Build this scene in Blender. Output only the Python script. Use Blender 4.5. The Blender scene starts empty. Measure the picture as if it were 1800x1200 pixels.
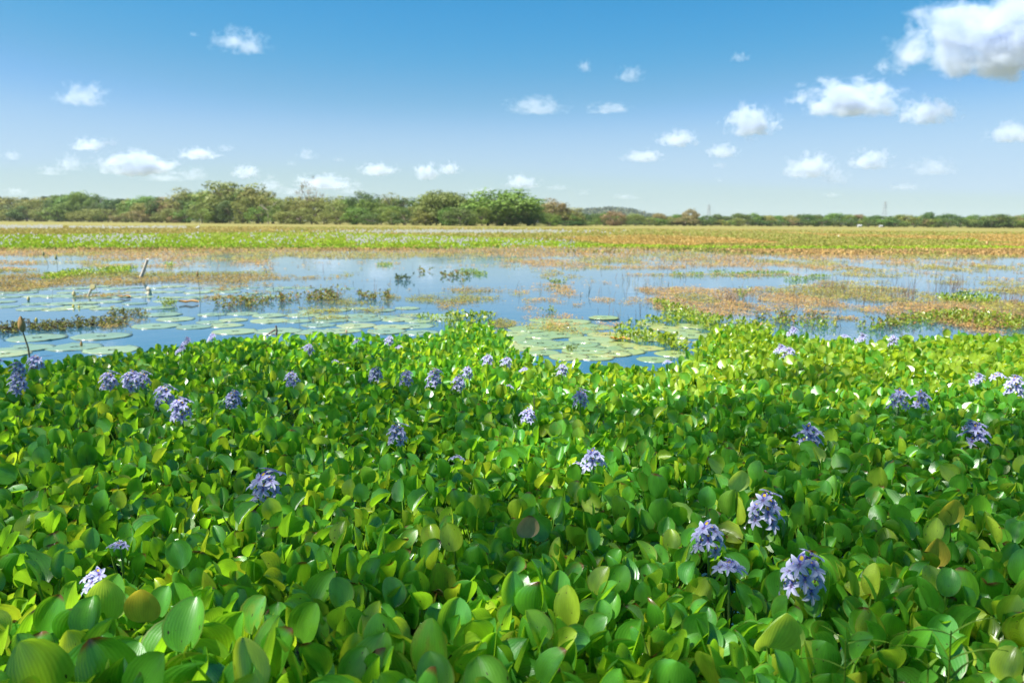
import bpy, math, random
import numpy as np
from mathutils import Vector, Matrix

rad = math.radians
random.seed(7)
RNG = np.random.default_rng(11)
SC = bpy.context.scene
COL = SC.collection

# ------------------------------------------------------------------ camera
CAM_H = 1.6
F = 1400.0                                   # focal length in photograph pixels (28 mm)
PITCH, ROLL = 0.1484, 0.0062
fw = np.array([0, math.cos(PITCH), -math.sin(PITCH)])
up0 = np.array([0, math.sin(PITCH), math.cos(PITCH)])
rt0 = np.array([1.0, 0, 0])
rt = rt0 * math.cos(ROLL) + up0 * math.sin(ROLL)
upv = -rt0 * math.sin(ROLL) + up0 * math.cos(ROLL)
cam_d = bpy.data.cameras.new('camera')
cam = bpy.data.objects.new('camera', cam_d)
COL.objects.link(cam)
m = Matrix(((rt[0], upv[0], -fw[0], 0), (rt[1], upv[1], -fw[1], 0), (rt[2], upv[2], -fw[2], CAM_H), (0, 0, 0, 1)))
cam.matrix_world = m
cam_d.sensor_width = 36
cam_d.lens = 28
cam_d.clip_start = 0.05
cam_d.clip_end = 60000
cam_d.dof.use_dof = True
cam_d.dof.focus_distance = 3.6
cam_d.dof.aperture_fstop = 3.2
SC.camera = cam

# ------------------------------------------------------------------ light
SKY_CURVE = (((0, 0), (.15, .015), (.263, .057), (.362, .145), (.511, .308), (.70, .385), (1.0, .44), (1.5, .5)),
             ((0, 0), (.2, .13), (.406, .26), (.54, .344), (.695, .47), (.88, .53), (1.2, .58), (1.5, .62)),
             ((0, 0), (.4, .35), (.623, .502), (.735, .55), (.79, .63), (1.2, .69), (1.5, .72)))
SKY_GAIN = 0.53
SUN_EL, SUN_AZ = rad(58), rad(-108)           # azimuth measured from +Y towards +X
S = np.array([math.cos(SUN_EL) * math.sin(SUN_AZ), math.cos(SUN_EL) * math.cos(SUN_AZ), math.sin(SUN_EL)])
W = bpy.data.worlds.new('World')
SC.world = W
W.use_nodes = True
nt = W.node_tree
nt.nodes.clear()
sky = nt.nodes.new('ShaderNodeTexSky')
sky.sky_type = 'NISHITA'
sky.sun_disc = False
sky.sun_elevation = SUN_EL
sky.sun_rotation = SUN_AZ
sky.altitude = 0
sky.air_density = 1.0
sky.dust_density = 0.25
sky.ozone_density = 2.0
# deeper azure: one response curve per channel over the whole sky
SKY_K = 0.125
sepc = nt.nodes.new('ShaderNodeSeparateColor')
hs = nt.nodes.new('ShaderNodeCombineColor')
nt.links.new(sky.outputs[0], sepc.inputs[0])
for ch, pts in enumerate(SKY_CURVE):
    m1 = nt.nodes.new('ShaderNodeMath'); m1.operation = 'MULTIPLY'; m1.inputs[1].default_value = SKY_K / 1.5
    fc = nt.nodes.new('ShaderNodeFloatCurve')
    cv = fc.mapping.curves[0]
    for q, (a_, b_) in enumerate(pts):
        if q == 0: cv.points[0].location = (0, 0)
        elif q == 1: cv.points[1].location = (a_ / 1.5, b_)
        else: cv.points.new(a_ / 1.5, b_)
    fc.mapping.update()
    m3 = nt.nodes.new('ShaderNodeMath'); m3.operation = 'MULTIPLY'; m3.inputs[1].default_value = SKY_GAIN / SKY_K
    nt.links.new(sepc.outputs[ch], m1.inputs[0]); nt.links.new(m1.outputs[0], fc.inputs[1])
    nt.links.new(fc.outputs[0], m3.inputs[0]); nt.links.new(m3.outputs[0], hs.inputs[ch])
bg = nt.nodes.new('ShaderNodeBackground')
bg.inputs[1].default_value = SKY_K
wo = nt.nodes.new('ShaderNodeOutputWorld')
nt.links.new(hs.outputs[0], bg.inputs[0])
nt.links.new(bg.outputs[0], wo.inputs[0])
sun_d = bpy.data.lights.new('sun', 'SUN')
sun_d.energy = 5.0
sun_d.angle = rad(0.53)
sun_d.color = (1.0, 0.975, 0.92)
sun = bpy.data.objects.new('sun', sun_d)
COL.objects.link(sun)
sun.location = (0, 0, 30)
sun.rotation_euler = Vector(S).to_track_quat('Z', 'Y').to_euler()
SC.view_settings.view_transform = 'Standard'
SC.view_settings.look = 'None'
SC.view_settings.exposure = 1.40
SC.view_settings.gamma = 1
SC.view_settings.use_curve_mapping = False
SC.render.engine = 'CYCLES'
cy = SC.cycles
cy.diffuse_bounces = 4
cy.glossy_bounces = 3
cy.transmission_bounces = 4
cy.transparent_max_bounces = 12
cy.volume_bounces = 8
cy.max_bounces = 12
cy.use_denoising = True
cy.caustics_reflective = False
cy.caustics_refractive = False
cy.volume_max_steps = 96


# ------------------------------------------------------------------ helpers
def at(px, py, z=0.0):
    """place on the horizontal level z seen at photograph pixel px, py"""
    px = np.asarray(px, float); py = np.asarray(py, float)
    d = fw[None] * 1.0 + ((px.reshape(-1) - 900) / F)[:, None] * rt[None] + ((600 - py.reshape(-1)) / F)[:, None] * upv[None]
    t = (z - CAM_H) / d[:, 2]
    p = d * t[:, None]
    p[:, 2] += CAM_H
    return p if px.ndim else p[0]


def ray(px, py):
    d = fw + (px - 900) / F * rt + (600 - py) / F * upv
    return d / np.linalg.norm(d)


def at_depth(px, py, y):
    d = ray(px, py)
    p = d * (y / d[1])
    p[2] += CAM_H
    return p


def proj(P):
    Q = np.asarray(P, float) - np.array([0, 0, CAM_H])
    z = Q @ fw
    z = np.where(np.abs(z) < 1e-6, 1e-6, z)
    return 900 + F * (Q @ rt) / z, 600 - F * (Q @ upv) / z, z


def hash2(ix, iy, s):
    h = np.sin(ix * 127.1 + iy * 311.7 + s * 74.7) * 43758.5453
    return h - np.floor(h)


def vnoise(x, y, s=0.0):
    ix, iy = np.floor(x), np.floor(y)
    fx, fy = x - ix, y - iy
    fx = fx * fx * (3 - 2 * fx); fy = fy * fy * (3 - 2 * fy)
    a = hash2(ix, iy, s); b = hash2(ix + 1, iy, s); c = hash2(ix, iy + 1, s); d = hash2(ix + 1, iy + 1, s)
    return (a * (1 - fx) + b * fx) * (1 - fy) + (c * (1 - fx) + d * fx) * fy


def fbm(x, y, s=0.0, o=4):
    r = 0; a = 0.5; t = 0
    for k in range(o):
        r = r + a * vnoise(x * 2 ** k, y * 2 ** k, s + k * 3.3); t += a; a *= 0.55
    return r / t


def big_mesh(name, V, Fc, mats, smooth=False, col=None, tint=None, uv=None, mi=None):
    """mesh from arrays; Fc is (n,3) or (n,4), or a list of such arrays"""
    me = bpy.data.meshes.new(name)
    if not isinstance(Fc, list):
        Fc = [Fc]
    V = np.asarray(V, np.float32)
    loops = np.concatenate([f.reshape(-1) for f in Fc]).astype(np.int32)
    tot = np.concatenate([np.full(len(f), f.shape[1], np.int32) for f in Fc])
    st = np.concatenate([[0], np.cumsum(tot)[:-1]]).astype(np.int32)
    me.vertices.add(len(V)); me.vertices.foreach_set('co', V.reshape(-1))
    me.loops.add(len(loops)); me.loops.foreach_set('vertex_index', loops)
    me.polygons.add(len(tot)); me.polygons.foreach_set('loop_start', st)
    if mi is not None:
        me.polygons.foreach_set('material_index', np.asarray(mi, np.int32))
    if smooth:
        me.polygons.foreach_set('use_smooth', np.ones(len(tot), bool))
    me.update(calc_edges=True)
    if col is not None:
        a = me.attributes.new('Col', 'FLOAT_COLOR', 'POINT')
        c = np.ones((len(V), 4), np.float32); c[:, :3] = col
        a.data.foreach_set('color', c.reshape(-1))
    if tint is not None:
        a = me.attributes.new('tint', 'FLOAT', 'POINT')
        a.data.foreach_set('value', np.broadcast_to(np.asarray(tint, np.float32), (len(V),)).copy())
    if uv is not None:
        u = me.uv_layers.new(name='UVMap')
        u.data.foreach_set('uv', np.asarray(uv, np.float32)[loops].reshape(-1))
    for x in (mats if isinstance(mats, (list, tuple)) else [mats]):
        me.materials.append(x)
    return me


def obj(name, me, parent=None, loc=None, rz=None, sc=None):
    o = bpy.data.objects.new(name, me)
    COL.objects.link(o)
    if parent is not None:
        o.parent = parent
    if loc is not None:
        o.location = loc
    if rz is not None:
        o.rotation_euler = (0, 0, rz)
    if sc is not None:
        o.scale = (sc, sc, sc) if np.isscalar(sc) else sc
    return o


def tag(o, label=None, cat=None, group=None, kind=None):
    if label: o['label'] = label
    if cat: o['category'] = cat
    if group: o['group'] = group
    if kind: o['kind'] = kind
    return o


class MB:
    """collects small pieces into one mesh"""
    def __init__(s):
        s.V = []; s.F3 = []; s.F4 = []; s.n = 0; s.C = []

    def add(s, V, F, c=(1, 1, 1)):
        V = np.asarray(V, float); F = np.asarray(F, int) + s.n
        s.V.append(V); s.n += len(V)
        (s.F3 if F.shape[1] == 3 else s.F4).append(F)
        s.C.append(np.broadcast_to(np.asarray(c, float), (len(V), 3)))

    def tube(s, pts, r, k=6, c=(1, 1, 1), cap=True):
        pts = np.asarray(pts, float); n = len(pts)
        r = np.broadcast_to(np.asarray(r, float), (n,))
        V = []
        for i in range(n):
            t = pts[min(i + 1, n - 1)] - pts[max(i - 1, 0)]
            t = t / (np.linalg.norm(t) + 1e-9)
            a = np.cross(t, [0.13, 0.97, 0.2] if abs(t[2]) > .9 else [0, 0, 1.0]); a /= np.linalg.norm(a) + 1e-9
            b = np.cross(t, a)
            for j in range(k):
                w = 2 * math.pi * j / k
                V.append(pts[i] + r[i] * (a * math.cos(w) + b * math.sin(w)))
        Fq = [[i * k + j, i * k + (j + 1) % k, (i + 1) * k + (j + 1) % k, (i + 1) * k + j] for i in range(n - 1) for j in range(k)]
        s.add(V, Fq, c)
        if cap:
            for i in (0, n - 1):
                c0 = len(s.V); ring = [V[i * k + j] for j in range(k)] + [pts[i]]
                s.add(ring, [[j, (j + 1) % k, k] for j in range(k)], c)

    def build(s, name, mats, parent=None, smooth=True, mesh_only=False):
        V = np.concatenate(s.V); Fs = []
        if s.F4: Fs.append(np.concatenate(s.F4))
        if s.F3: Fs.append(np.concatenate(s.F3))
        me = big_mesh(name, V, Fs, mats, smooth, col=np.concatenate(s.C))
        return me if mesh_only else obj(name, me, parent)


# ------------------------------------------------------------------ materials
def mat(name):
    m = bpy.data.materials.new(name); m.use_nodes = True
    n = m.node_tree; n.nodes.clear()
    out = n.nodes.new('ShaderNodeOutputMaterial')
    return m, n, out


def N(n, t, **kw):
    x = n.nodes.new('ShaderNode' + t)
    for k, v in kw.items():
        if k.startswith('i_'):
            x.inputs[k[2:].replace('_', ' ')].default_value = v
        else:
            setattr(x, k, v)
    return x


def mathn(n, op, a, b=None, c=None):
    x = n.nodes.new('ShaderNodeMath'); x.operation = op
    for i, v in enumerate((a, b, c)):
        if v is None: continue
        if isinstance(v, (int, float)): x.inputs[i].default_value = v
        else: n.links.new(v, x.inputs[i])
    return x.outputs[0]


def ramp(n, fac, stops, interp='LINEAR'):
    r = n.nodes.new('ShaderNodeValToRGB')
    r.color_ramp.interpolation = interp
    e = r.color_ramp.elements
    while len(e) < len(stops): e.new(0.5)
    for q, (p, c) in zip(e, stops):
        q.position = p; q.color = (*c, 1)
    n.links.new(fac, r.inputs[0])
    return r.outputs[0]


def mixc(n, f, a, b, mode='MIX'):
    x = n.nodes.new('ShaderNodeMix'); x.data_type = 'RGBA'; x.blend_type = mode
    for s_, v in ((0, f), (6, a), (7, b)):
        if isinstance(v, (int, float)): x.inputs[s_].default_value = v
        elif isinstance(v, tuple): x.inputs[s_].default_value = (*v, 1)
        else: n.links.new(v, x.inputs[s_])
    return x.outputs[2]


def leaf_material(name, base_stops, trans_stops, spots=True, rough=0.32, tr=0.42, fixed=None):
    m, n, out = mat(name)
    at_ = N(n, 'Attribute', attribute_name='tint')
    oi = N(n, 'ObjectInfo')
    sing = mathn(n, 'SUBTRACT', 1.0, mathn(n, 'MINIMUM', oi.outputs['Object Index'], 1.0))
    r = mathn(n, 'FRACT', mathn(n, 'ADD', at_.outputs['Fac'], mathn(n, 'MULTIPLY', mathn(n, 'MULTIPLY', oi.outputs['Random'], 7.31), sing)))
    r2 = mathn(n, 'FRACT', mathn(n, 'MULTIPLY', r, 13.7))
    r3 = mathn(n, 'FRACT', mathn(n, 'MULTIPLY', r, 37.1))
    base = ramp(n, r, base_stops); trc = ramp(n, r, trans_stops)
    uv = N(n, 'UVMap')
    sep = N(n, 'SeparateXYZ'); n.links.new(uv.outputs[0], sep.inputs[0])
    vein = mathn(n, 'SINE', mathn(n, 'MULTIPLY', sep.outputs[0], 46.0))
    off = N(n, 'CombineXYZ'); n.links.new(mathn(n, 'MULTIPLY', r3, 40.0), off.inputs[0]); n.links.new(mathn(n, 'MULTIPLY', r2, 40.0), off.inputs[1])
    vadd = N(n, 'VectorMath', operation='ADD'); n.links.new(uv.outputs[0], vadd.inputs[0]); n.links.new(off.outputs[0], vadd.inputs[1])
    big = N(n, 'TexNoise', i_Scale=2.2, i_Detail=3.0); n.links.new(vadd.outputs[0], big.inputs['Vector'])
    fine = N(n, 'TexNoise', i_Scale=26.0, i_Detail=2.0, i_Roughness=0.6); n.links.new(vadd.outputs[0], fine.inputs['Vector'])
    vs = mathn(n, 'MULTIPLY_ADD', vein, 0.05, 1.0)
    vsb = mathn(n, 'MULTIPLY', vs, mathn(n, 'MULTIPLY_ADD', big.outputs[0], 0.7, 0.65))
    vm = N(n, 'VectorMath', operation='SCALE'); n.links.new(base, vm.inputs[0]); n.links.new(vsb, vm.inputs['Scale'])
    tm = N(n, 'VectorMath', operation='SCALE'); n.links.new(trc, tm.inputs[0]); n.links.new(vsb, tm.inputs['Scale'])
    b, t = vm.outputs[0], tm.outputs[0]
    if spots:
        # rusty speckles and yellowing on the older leaves
        old = mathn(n, 'GREATER_THAN', r2, 0.62)
        sp = N(n, 'MapRange', interpolation_type='SMOOTHSTEP')
        n.links.new(fine.outputs[0], sp.inputs[0]); sp.inputs[1].default_value = 0.60; sp.inputs[2].default_value = 0.68
        bg_ = N(n, 'MapRange'); n.links.new(big.outputs[0], bg_.inputs[0]); bg_.inputs[1].default_value = 0.45; bg_.inputs[2].default_value = 0.62
        f = mathn(n, 'MULTIPLY', mathn(n, 'MULTIPLY', sp.outputs[0], bg_.outputs[0]), old)
        yel = mathn(n, 'MULTIPLY', mathn(n, 'MULTIPLY', bg_.outputs[0], mathn(n, 'GREATER_THAN', r2, 0.90)), 0.55)
        b = mixc(n, yel, b, (0.20, 0.22, 0.02)); t = mixc(n, yel, t, (0.5, 0.42, 0.03))
        b = mixc(n, f, b, (0.10, 0.055, 0.012)); t = mixc(n, f, t, (0.16, 0.06, 0.01))
        tipb = N(n, 'MapRange'); n.links.new(mathn(n, 'ADD', sep.outputs[1], mathn(n, 'MULTIPLY', fine.outputs[0], .08)), tipb.inputs[0]); tipb.inputs[1].default_value = .90; tipb.inputs[2].default_value = .99
        tf = mathn(n, 'MULTIPLY', tipb.outputs[0], mathn(n, 'LESS_THAN', r3, 0.13))
        b = mixc(n, tf, b, (0.16, 0.08, 0.02)); t = mixc(n, tf, t, (0.2, 0.08, 0.01))
        # insect holes show as dark pits
        pit = N(n, 'TexNoise', i_Scale=7.0, i_Detail=0.0); n.links.new(vadd.outputs[0], pit.inputs['Vector'])
        pf = mathn(n, 'MULTIPLY', mathn(n, 'GREATER_THAN', pit.outputs[0], 0.80), mathn(n, 'GREATER_THAN', r3, .5))
        b = mixc(n, pf, b, (0.06, 0.035, 0.01)); t = mixc(n, pf, t, (0.02, 0.01, 0.003))
        # thin ruddy rim
        rim = mathn(n, 'MULTIPLY', mathn(n, 'GREATER_THAN', mathn(n, 'ABSOLUTE', sep.outputs[0]), 0.93), mathn(n, 'GREATER_THAN', r3, 0.55))
        b = mixc(n, mathn(n, 'MULTIPLY', rim, 0.5), b, (0.16, 0.09, 0.02))
    bump = N(n, 'Bump', i_Strength=0.10, i_Distance=0.002)
    n.links.new(mathn(n, 'ADD', vein, mathn(n, 'MULTIPLY', big.outputs[0], 3.0)), bump.inputs['Height'])
    p = N(n, 'BsdfPrincipled', i_Roughness=rough); p.inputs['Specular IOR Level'].default_value = 0.95
    rr = mathn(n, 'MULTIPLY_ADD', r3, 0.16, rough - 0.05); n.links.new(rr, p.inputs['Roughness'])
    n.links.new(b, p.inputs['Base Color']); n.links.new(bump.outputs[0], p.inputs['Normal'])
    tl = N(n, 'BsdfTranslucent'); n.links.new(t, tl.inputs[0]); n.links.new(bump.outputs[0], tl.inputs[1])
    mx = N(n, 'MixShader'); mx.inputs[0].default_value = tr
    n.links.new(p.outputs[0], mx.inputs[1]); n.links.new(tl.outputs[0], mx.inputs[2]); n.links.new(mx.outputs[0], out.inputs[0])
    return m


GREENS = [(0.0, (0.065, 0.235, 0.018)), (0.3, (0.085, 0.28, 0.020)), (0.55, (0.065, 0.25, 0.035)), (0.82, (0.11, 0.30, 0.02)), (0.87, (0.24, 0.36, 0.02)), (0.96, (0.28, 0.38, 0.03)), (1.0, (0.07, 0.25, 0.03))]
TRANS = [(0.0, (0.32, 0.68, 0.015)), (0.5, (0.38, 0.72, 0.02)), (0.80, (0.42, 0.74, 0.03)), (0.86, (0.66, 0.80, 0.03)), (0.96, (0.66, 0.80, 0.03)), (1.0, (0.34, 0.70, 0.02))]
M_LEAF = leaf_material('hyacinth_leaf', GREENS, TRANS)
M_LEAF_YOUNG = leaf_material('young_leaf', [(0, (0.30, 0.46, 0.08)), (1, (0.38, 0.50, 0.14))], [(0, (0.5, 0.72, 0.04)), (1, (0.6, 0.78, 0.06))], spots=False)
M_LEAF_DRY = leaf_material('dry_leaf', [(0, (0.42, 0.28, 0.13)), (1, (0.50, 0.36, 0.20))], [(0, (0.55, 0.3, 0.12)), (1, (0.6, 0.4, 0.18))], rough=.55, tr=.2)
M_LEAF_OLD = leaf_material('yellow_leaf', [(0, (0.42, 0.38, 0.04)), (1, (0.50, 0.34, 0.05))], [(0, (0.7, 0.62, 0.04)), (1, (0.7, 0.5, 0.05))], spots=False)


def simple(name, c, rough=0.6, noise=None, tr=0.0, spec=0.4, bump=0.0, attr=False, objrand=0.0):
    """diffuse-ish material: colour (or the Col attribute) with noise mottling"""
    m, n, out = mat(name)
    if attr:
        a = N(n, 'Attribute', attribute_name='Col')
        v0 = N(n, 'VectorMath', operation='SCALE'); n.links.new(a.outputs['Color'], v0.inputs[0]); v0.inputs['Scale'].default_value = .75; cc = v0.outputs[0]
    else:
        a = N(n, 'RGB'); a.outputs[0].default_value = (*c, 1); cc = a.outputs[0]
    if noise:
        tc = N(n, 'TexCoord')
        tx = N(n, 'TexNoise', i_Scale=noise[0], i_Detail=4.0); n.links.new(tc.outputs['Object'], tx.inputs['Vector'])
        f = mathn(n, 'MULTIPLY_ADD', tx.outputs[0], noise[1] * 2, 1 - noise[1])
        v = N(n, 'VectorMath', operation='SCALE'); n.links.new(cc, v.inputs[0]); n.links.new(f, v.inputs['Scale']); cc = v.outputs[0]
    if objrand:
        oi = N(n, 'ObjectInfo')
        h = N(n, 'HueSaturation'); n.links.new(cc, h.inputs['Color'])
        n.links.new(mathn(n, 'MULTIPLY_ADD', oi.outputs['Random'], objrand * 0.12, 0.5 - objrand * 0.06), h.inputs['Hue'])
        r2 = mathn(n, 'FRACT', mathn(n, 'MULTIPLY', oi.outputs['Random'], 17.3))
        n.links.new(mathn(n, 'MULTIPLY_ADD', r2, objrand, 1 - objrand * .45), h.inputs['Value'])
        cc = h.outputs[0]
    p = N(n, 'BsdfPrincipled', i_Roughness=rough); p.inputs['Specular IOR Level'].default_value = spec
    n.links.new(cc, p.inputs['Base Color'])
    if bump and noise:
        bp = N(n, 'Bump', i_Strength=bump, i_Distance=0.003); n.links.new(tx.outputs[0], bp.inputs['Height']); n.links.new(bp.outputs[0], p.inputs['Normal'])
    sh = p.outputs[0]
    if tr:
        tl = N(n, 'BsdfTranslucent'); n.links.new(cc, tl.inputs[0])
        mx = N(n, 'MixShader'); mx.inputs[0].default_value = tr
        n.links.new(sh, mx.inputs[1]); n.links.new(tl.outputs[0], mx.inputs[2]); sh = mx.outputs[0]
    n.links.new(sh, out.inputs[0])
    return m


M_STALK = simple('petiole', (0.13, 0.27, 0.03), 0.4, (30, .25), tr=.15)
M_STEM = simple('flower_stem', (0.17, 0.30, 0.08), 0.45, (40, .2), tr=.15)
M_PETAL = simple('petal', None, 0.5, tr=.5, attr=True, spec=.25)
M_WEED = simple('weed', None, 0.6, tr=.35, attr=True, spec=.25)
M_WOOD = simple('driftwood', (0.55, 0.47, 0.38), 0.8, (14, .35))
M_BUD = simple('bud', None, 0.6, (30, .2), attr=True, tr=.1)
M_BARK = simple('bark', (0.16, 0.12, 0.09), 0.9, (3, .4))
M_PALEBARK = simple('pale_bark', (0.36, 0.30, 0.25), 0.9, (3, .3))
M_MUD = simple('mud', (0.035, 0.028, 0.018), 0.9, (3, .5))
M_STEEL = simple('galvanised_steel', (0.30, 0.32, 0.34), 0.5)
M_WHITE = simple('white_wall', (0.55, 0.55, 0.54), 0.7, (2, .05))
M_ROOF = simple('grey_roof', (0.45, 0.42, 0.4), 0.7)


def crown_mat(name, c, tr=.25, var=.2):
    m, n, out = mat(name)
    oi = N(n, 'ObjectInfo'); a = N(n, 'Attribute', attribute_name='tint')
    h = N(n, 'HueSaturation'); h.inputs['Color'].default_value = (*c, 1)
    n.links.new(mathn(n, 'MULTIPLY_ADD', oi.outputs['Random'], 0.05, 0.475), h.inputs['Hue'])
    r2 = mathn(n, 'FRACT', mathn(n, 'MULTIPLY', oi.outputs['Random'], 17.3))
    v = mathn(n, 'ADD', mathn(n, 'MULTIPLY_ADD', r2, var, 1 - var * .5), mathn(n, 'MULTIPLY_ADD', a.outputs['Fac'], .7, -.35))
    n.links.new(v, h.inputs['Value'])
    p = N(n, 'BsdfPrincipled', i_Roughness=.6); p.inputs['Specular IOR Level'].default_value = .25
    n.links.new(h.outputs[0], p.inputs['Base Color'])
    tl = N(n, 'BsdfTranslucent'); n.links.new(h.outputs[0], tl.inputs[0])
    mx = N(n, 'MixShader'); mx.inputs[0].default_value = tr
    n.links.new(p.outputs[0], mx.inputs[1]); n.links.new(tl.outputs[0], mx.inputs[2]); n.links.new(mx.outputs[0], out.inputs[0])
    return m


C_GREEN = crown_mat('crown_green', (0.14, 0.215, 0.03))
C_DARK = crown_mat('crown_dark', (0.09, 0.14, 0.03))
C_OLIVE = crown_mat('crown_olive', (0.20, 0.215, 0.045))
C_RUST = crown_mat('crown_rust', (0.24, 0.185, 0.07))
C_LIME = crown_mat('crown_lime', (0.14, 0.23, 0.03))
C_PALM = crown_mat('palm_frond', (0.05, 0.075, 0.03))

# water
m, n, out = mat('lake_water'); M_WATER = m
tc = N(n, 'TexCoord')
n1 = N(n, 'TexNoise', i_Scale=2.2, i_Detail=3.0); n.links.new(tc.outputs['Object'], n1.inputs['Vector'])
n2 = N(n, 'TexNoise', i_Scale=0.22, i_Detail=2.0); n.links.new(tc.outputs['Object'], n2.inputs['Vector'])
bp = N(n, 'Bump', i_Strength=0.05, i_Distance=0.06); n.links.new(mathn(n, 'ADD', n1.outputs[0], mathn(n, 'MULTIPLY', n2.outputs[0], 3.0)), bp.inputs['Height'])
p = N(n, 'BsdfPrincipled', i_Roughness=0.06, i_IOR=1.45)
p.inputs['Base Color'].default_value = (0.018, 0.075, 0.115, 1)
p.inputs['Specular IOR Level'].default_value = 0.75
n.links.new(bp.outputs[0], p.inputs['Normal']); n.links.new(p.outputs[0], out.inputs[0])

# marsh sheet
m, n, out = mat('marsh_sheet'); M_MARSH = m
tc = N(n, 'TexCoord')
a1 = N(n, 'TexNoise', i_Scale=0.03, i_Detail=5.0, i_Roughness=.6); n.links.new(tc.outputs['Object'], a1.inputs['Vector'])
a2 = N(n, 'TexNoise', i_Scale=0.6, i_Detail=4.0); n.links.new(tc.outputs['Object'], a2.inputs['Vector'])
f = mathn(n, 'ADD', mathn(n, 'MULTIPLY', a1.outputs[0], .7), mathn(n, 'MULTIPLY', a2.outputs[0], .3))
cc = ramp(n, f, [(0.36, (0.17, 0.155, 0.04)), (0.48, (0.20, 0.165, 0.045)), (0.56, (0.16, 0.165, 0.035)), (0.66, (0.22, 0.165, 0.06))])
p = N(n, 'BsdfPrincipled', i_Roughness=.85); p.inputs['Specular IOR Level'].default_value = .15
n.links.new(cc, p.inputs['Base Color']); n.links.new(p.outputs[0], out.inputs[0])

# lotus pads
m, n, out = mat('pad_top'); M_PAD = m
tc = N(n, 'TexCoord'); oi = N(n, 'ObjectInfo')
tx = N(n, 'TexNoise', i_Scale=3.0, i_Detail=5.0); n.links.new(tc.outputs['Object'], tx.inputs['Vector'])
cc = ramp(n, mathn(n, 'ADD', mathn(n, 'MULTIPLY', tx.outputs[0], .6), mathn(n, 'MULTIPLY', oi.outputs['Random'], .4)),
          [(0.25, (0.11, 0.18, 0.12)), (0.5, (0.15, 0.22, 0.13)), (0.66, (0.19, 0.25, 0.12)), (0.8, (0.25, 0.25, 0.09))])
a = N(n, 'Attribute', attribute_name='tint')
cc = mixc(n, a.outputs['Fac'], cc, (0.12, 0.07, 0.025))
sep = N(n, 'SeparateXYZ'); n.links.new(tc.outputs['Object'], sep.inputs[0])
ang = mathn(n, 'ARCTAN2', sep.outputs[1], sep.outputs[0])
bp = N(n, 'Bump', i_Strength=.3, i_Distance=.01); n.links.new(mathn(n, 'ADD', mathn(n, 'MULTIPLY', mathn(n, 'SINE', mathn(n, 'MULTIPLY', ang, 18.0)), .4), tx.outputs[0]), bp.inputs['Height'])
p = N(n, 'BsdfPrincipled', i_Roughness=.30); p.inputs['Specular IOR Level'].default_value = .8
n.links.new(cc, p.inputs['Base Color']); n.links.new(bp.outputs[0], p.inputs['Normal']); n.links.new(p.outputs[0], out.inputs[0])

# ------------------------------------------------------------------ setting
def sheet(name, x0, x1, y0, y1, z, material, nx=1, ny=1):
    xs = np.linspace(x0, x1, nx + 1); ys = np.linspace(y0, y1, ny + 1)
    X, Y = np.meshgrid(xs, ys); V = np.stack([X.ravel(), Y.ravel(), np.full(X.size, z)], 1)
    i = np.arange(nx)[None] + (np.arange(ny) * (nx + 1))[:, None]; i = i.ravel()
    return obj(name, big_mesh(name, V, np.stack([i, i + 1, i + nx + 2, i + nx + 1], 1), material))


g = sheet('lake_bed', -15000, 15000, -60, 25000, -0.7, M_MUD)
tag(g, 'dark mud bed under the lake', kind='structure')
w = sheet('water', -3000, 3000, -60, 4000, 0.0, M_WATER)
tag(w, 'calm blue lake water', kind='structure')
# marsh: one sheet from its ragged near edge to beyond the horizon
xs = np.concatenate([np.linspace(-9000, -200, 12)[:-1], np.linspace(-200, 200, 260), np.linspace(200, 9000, 12)[1:]])
edge = 54 + 14 * (fbm(xs * .05 + 40, xs * 0, 3) - .5) + 9 * (fbm(xs * .4, xs * 0, 5) - .5)
rows = [np.stack([xs, edge, np.full_like(xs, 0.012)], 1)]
for k, yy in enumerate((66, 80, 110, 200, 500, 1500, 12000)):
    rows.append(np.stack([xs, np.full_like(xs, yy), np.full_like(xs, 0.05)], 1))
V = np.concatenate(rows); nx = len(xs)
i = (np.arange(nx - 1)[None] + (np.arange(len(rows) - 1) * nx)[:, None]).ravel()
g = obj('marsh', big_mesh('marsh', V, np.stack([i, i + 1, i + nx + 1, i + nx], 1), M_MARSH))
tag(g, 'flat golden green marsh stretching to the trees', kind='structure')

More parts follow.
